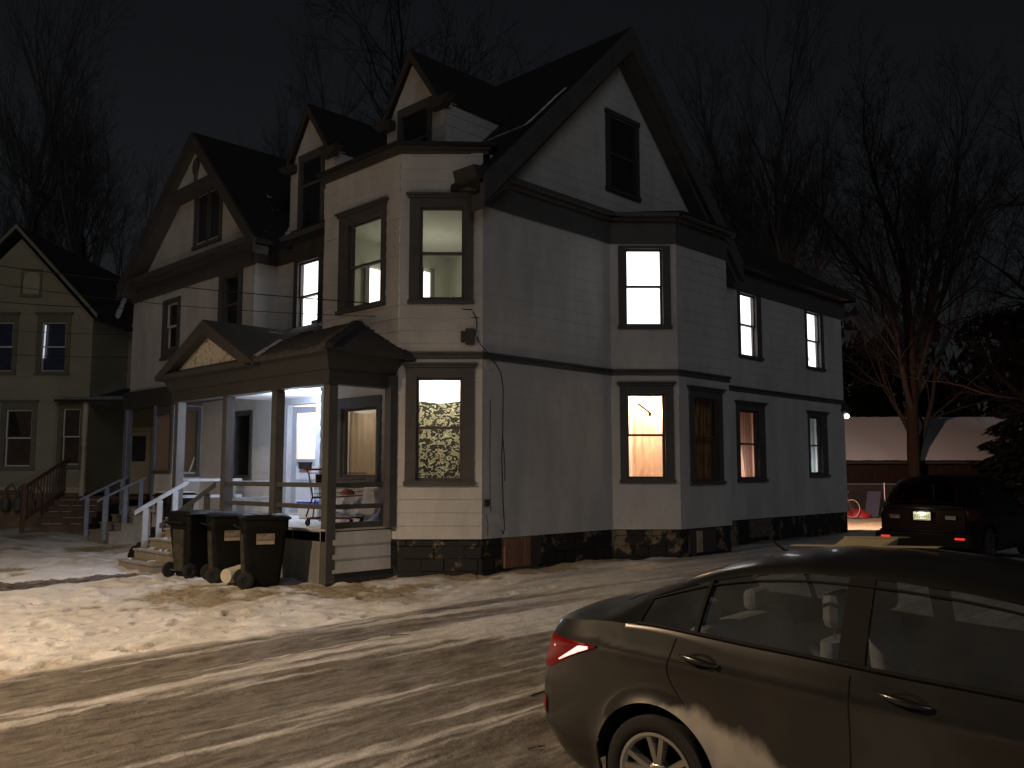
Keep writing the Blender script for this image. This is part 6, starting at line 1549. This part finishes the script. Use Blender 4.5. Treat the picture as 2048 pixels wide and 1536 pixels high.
for sg in (-1, 1):
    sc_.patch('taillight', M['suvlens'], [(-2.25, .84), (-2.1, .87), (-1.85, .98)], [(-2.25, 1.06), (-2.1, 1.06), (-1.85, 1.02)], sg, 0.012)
    mb = MB(); mb.box((-2.375, sg * 0.66 - 0.085, 0.515), (-2.34, sg * 0.66 + 0.085, 0.55)); mb.build('reflector', emit('reflector_glow', (1.0, 0.05, 0.03), 0.9), suv, local=True, bevel=0.005)  # emission stands in for light thrown back by the reflectors
    mb = MB(); mb.box((-2.3, sg * 0.5 - 0.1, 0.86), (-2.255, sg * 0.5 + 0.1, 0.95)); mb.build('reverse_light', mat('clear_lens', (0.05, 0.03, 0.028), 0.15, coat=1), suv, local=True, bevel=0.01)
    sc_.handle(-0.9, .95, sg, key='rear'); sc_.handle(.1, .92, sg, key='front')
mb = MB(); mb.box((-2.36, -0.86, 0.36), (-2.2, 0.86, 0.62)); mb.box((-2.30, -0.80, 0.621), (-2.2, 0.80, 0.66)); mb.build('bumper', mat('dark_bumper', (0.008, 0.006, 0.006), 0.6, spec=0.2), suv, local=True, bevel=0.03)
mb = MB(); mb.box((-2.3, -0.7, 1.06), (-2.22, 0.7, 1.09)); mb.build('tailgate_trim', M['black'], suv, local=True, bevel=0.008)
mb = MB(); mb.box((-2.295, -0.165, 0.84), (-2.275, 0.165, 1.005)); mb.build('plate_holder', M['black'], suv, local=True)
mb = MB(); mb.box((-2.304, -0.155, 0.846), (-2.296, 0.155, 0.999)); pl = mb.build('licence_plate', mat('reflective_plate', (0.85, 0.84, 0.62), 0.5), suv, local=True, bevel=0.004)
R_ = (math.radians(90), 0, math.radians(-90))
text_mesh('KBJ-6665', 0.085, mat('plate_ink', (0.05, 0.055, 0.05), 0.6), pl, (-2.306, 0, 0.925), R_, 'lettering', 0.001, 0.262)
mb = MB()
for y in (-0.09, 0.09): mb.lathe((-2.304, y, 0.985), (-1, 0, 0), [(0, .006), (.004, .006), (.004, 0)], 8)
mb.box((-2.306, -0.1, 0.856), (-2.3045, 0.1, 0.862)); mb.build('plate_bolts', M['gap'], pl, local=True)
mb = MB(); mb.box((-2.30, -0.12, 1.012), (-2.28, 0.12, 1.03)); mb.build('plate_lamp', M['black'], suv, local=True)
lamp('plate_fill_light', 'POINT', V((8.80 - 2.42, -5.05, -0.02 + 1.0)), 1.5, (1, 0.97, 0.75), 0.03)  # added point light hung just off the plate to brighten it
# ================================================================= LIGHT
sl_ = thing('street_lamp', 'tall street lamp with a warm lens beside the road', 'street lamp', (-15.9, -1.1, -0.3))
SLP = V((-13.6, -0.9, 7.3))
mb = MB(); mb.tube([(-15.9, -1.1, -0.3), (-15.9, -1.1, 7.6)], [0.11, 0.06], 12); mb.build('pole', M['metal'], sl_)
mb = MB(); mb.tube([(-15.9, -1.1, 7.2), (-14.9, -1.0, 7.65), SLP + V((-0.2, 0, 0.22))], 0.035, 8); mb.build('arm', M['metal'], sl_)
mb = MB(); mb.box((SLP.x - 0.35, SLP.y - 0.14, SLP.z + 0.1), (SLP.x + 0.3, SLP.y + 0.14, SLP.z + 0.26)); mb.build('lamp_head', M['metal'], sl_, bevel=0.04)
mb = MB(); mb.box((SLP.x - 0.2, SLP.y - 0.1, SLP.z + 0.085), (SLP.x + 0.2, SLP.y + 0.1, SLP.z + 0.098)); mb.build('lens', emit('street_lens', (1, 0.75, 0.45), 60), sl_)
s1 = lamp('street_light', 'SPOT', SLP, 4850, (1.0, 0.72, 0.45), 0.12, (0, 0, 0))
s1.data.spot_size = math.radians(168); s1.data.spot_blend = 0.7
# one weak sun lamp: the diffuse glow of the town behind the camera
sd = bpy.data.lights.new('sun', 'SUN'); sd.energy = 0.14; sd.angle = math.radians(25); sd.color = (0.88, 0.93, 1.0)
sun = bpy.data.objects.new('sun', sd); COL.objects.link(sun)
el = math.radians(24); azs = math.radians(240)      # comes from behind the camera
dirv = V((math.cos(azs) * math.cos(el), math.sin(azs) * math.cos(el), math.sin(el)))
sun.rotation_euler = dirv.to_track_quat('Z', 'Y').to_euler()
w = bpy.data.worlds.new('World'); SC.world = w; w.use_nodes = True
n = w.node_tree.nodes; l = w.node_tree.links
sky = n.new('ShaderNodeTexSky'); sky.sky_type = 'NISHITA'; sky.sun_disc = False; sky.sun_elevation = el; sky.sun_rotation = math.pi / 2 - azs
hs = n.new('ShaderNodeHueSaturation'); hs.inputs['Saturation'].default_value = 0.42
bg = n['Background']; bg.inputs['Strength'].default_value = 0.0021
l.new(sky.outputs[0], hs.inputs['Color']); l.new(hs.outputs[0], bg.inputs['Color'])
SC.view_settings.view_transform = 'Standard'; SC.view_settings.look = 'None'; SC.view_settings.exposure = 0; SC.view_settings.gamma = 1
SC.render.engine = 'CYCLES'
SC.cycles.use_denoising = True
try: SC.cycles.denoiser = 'OPENIMAGEDENOISE'
except Exception: pass
SC.cycles.max_bounces = 6; SC.cycles.diffuse_bounces = 3; SC.cycles.glossy_bounces = 3; SC.cycles.transmission_bounces = 4; SC.cycles.transparent_max_bounces = 10
SC.cycles.sample_clamp_indirect = 4; SC.cycles.caustics_reflective = False; SC.cycles.caustics_refractive = False
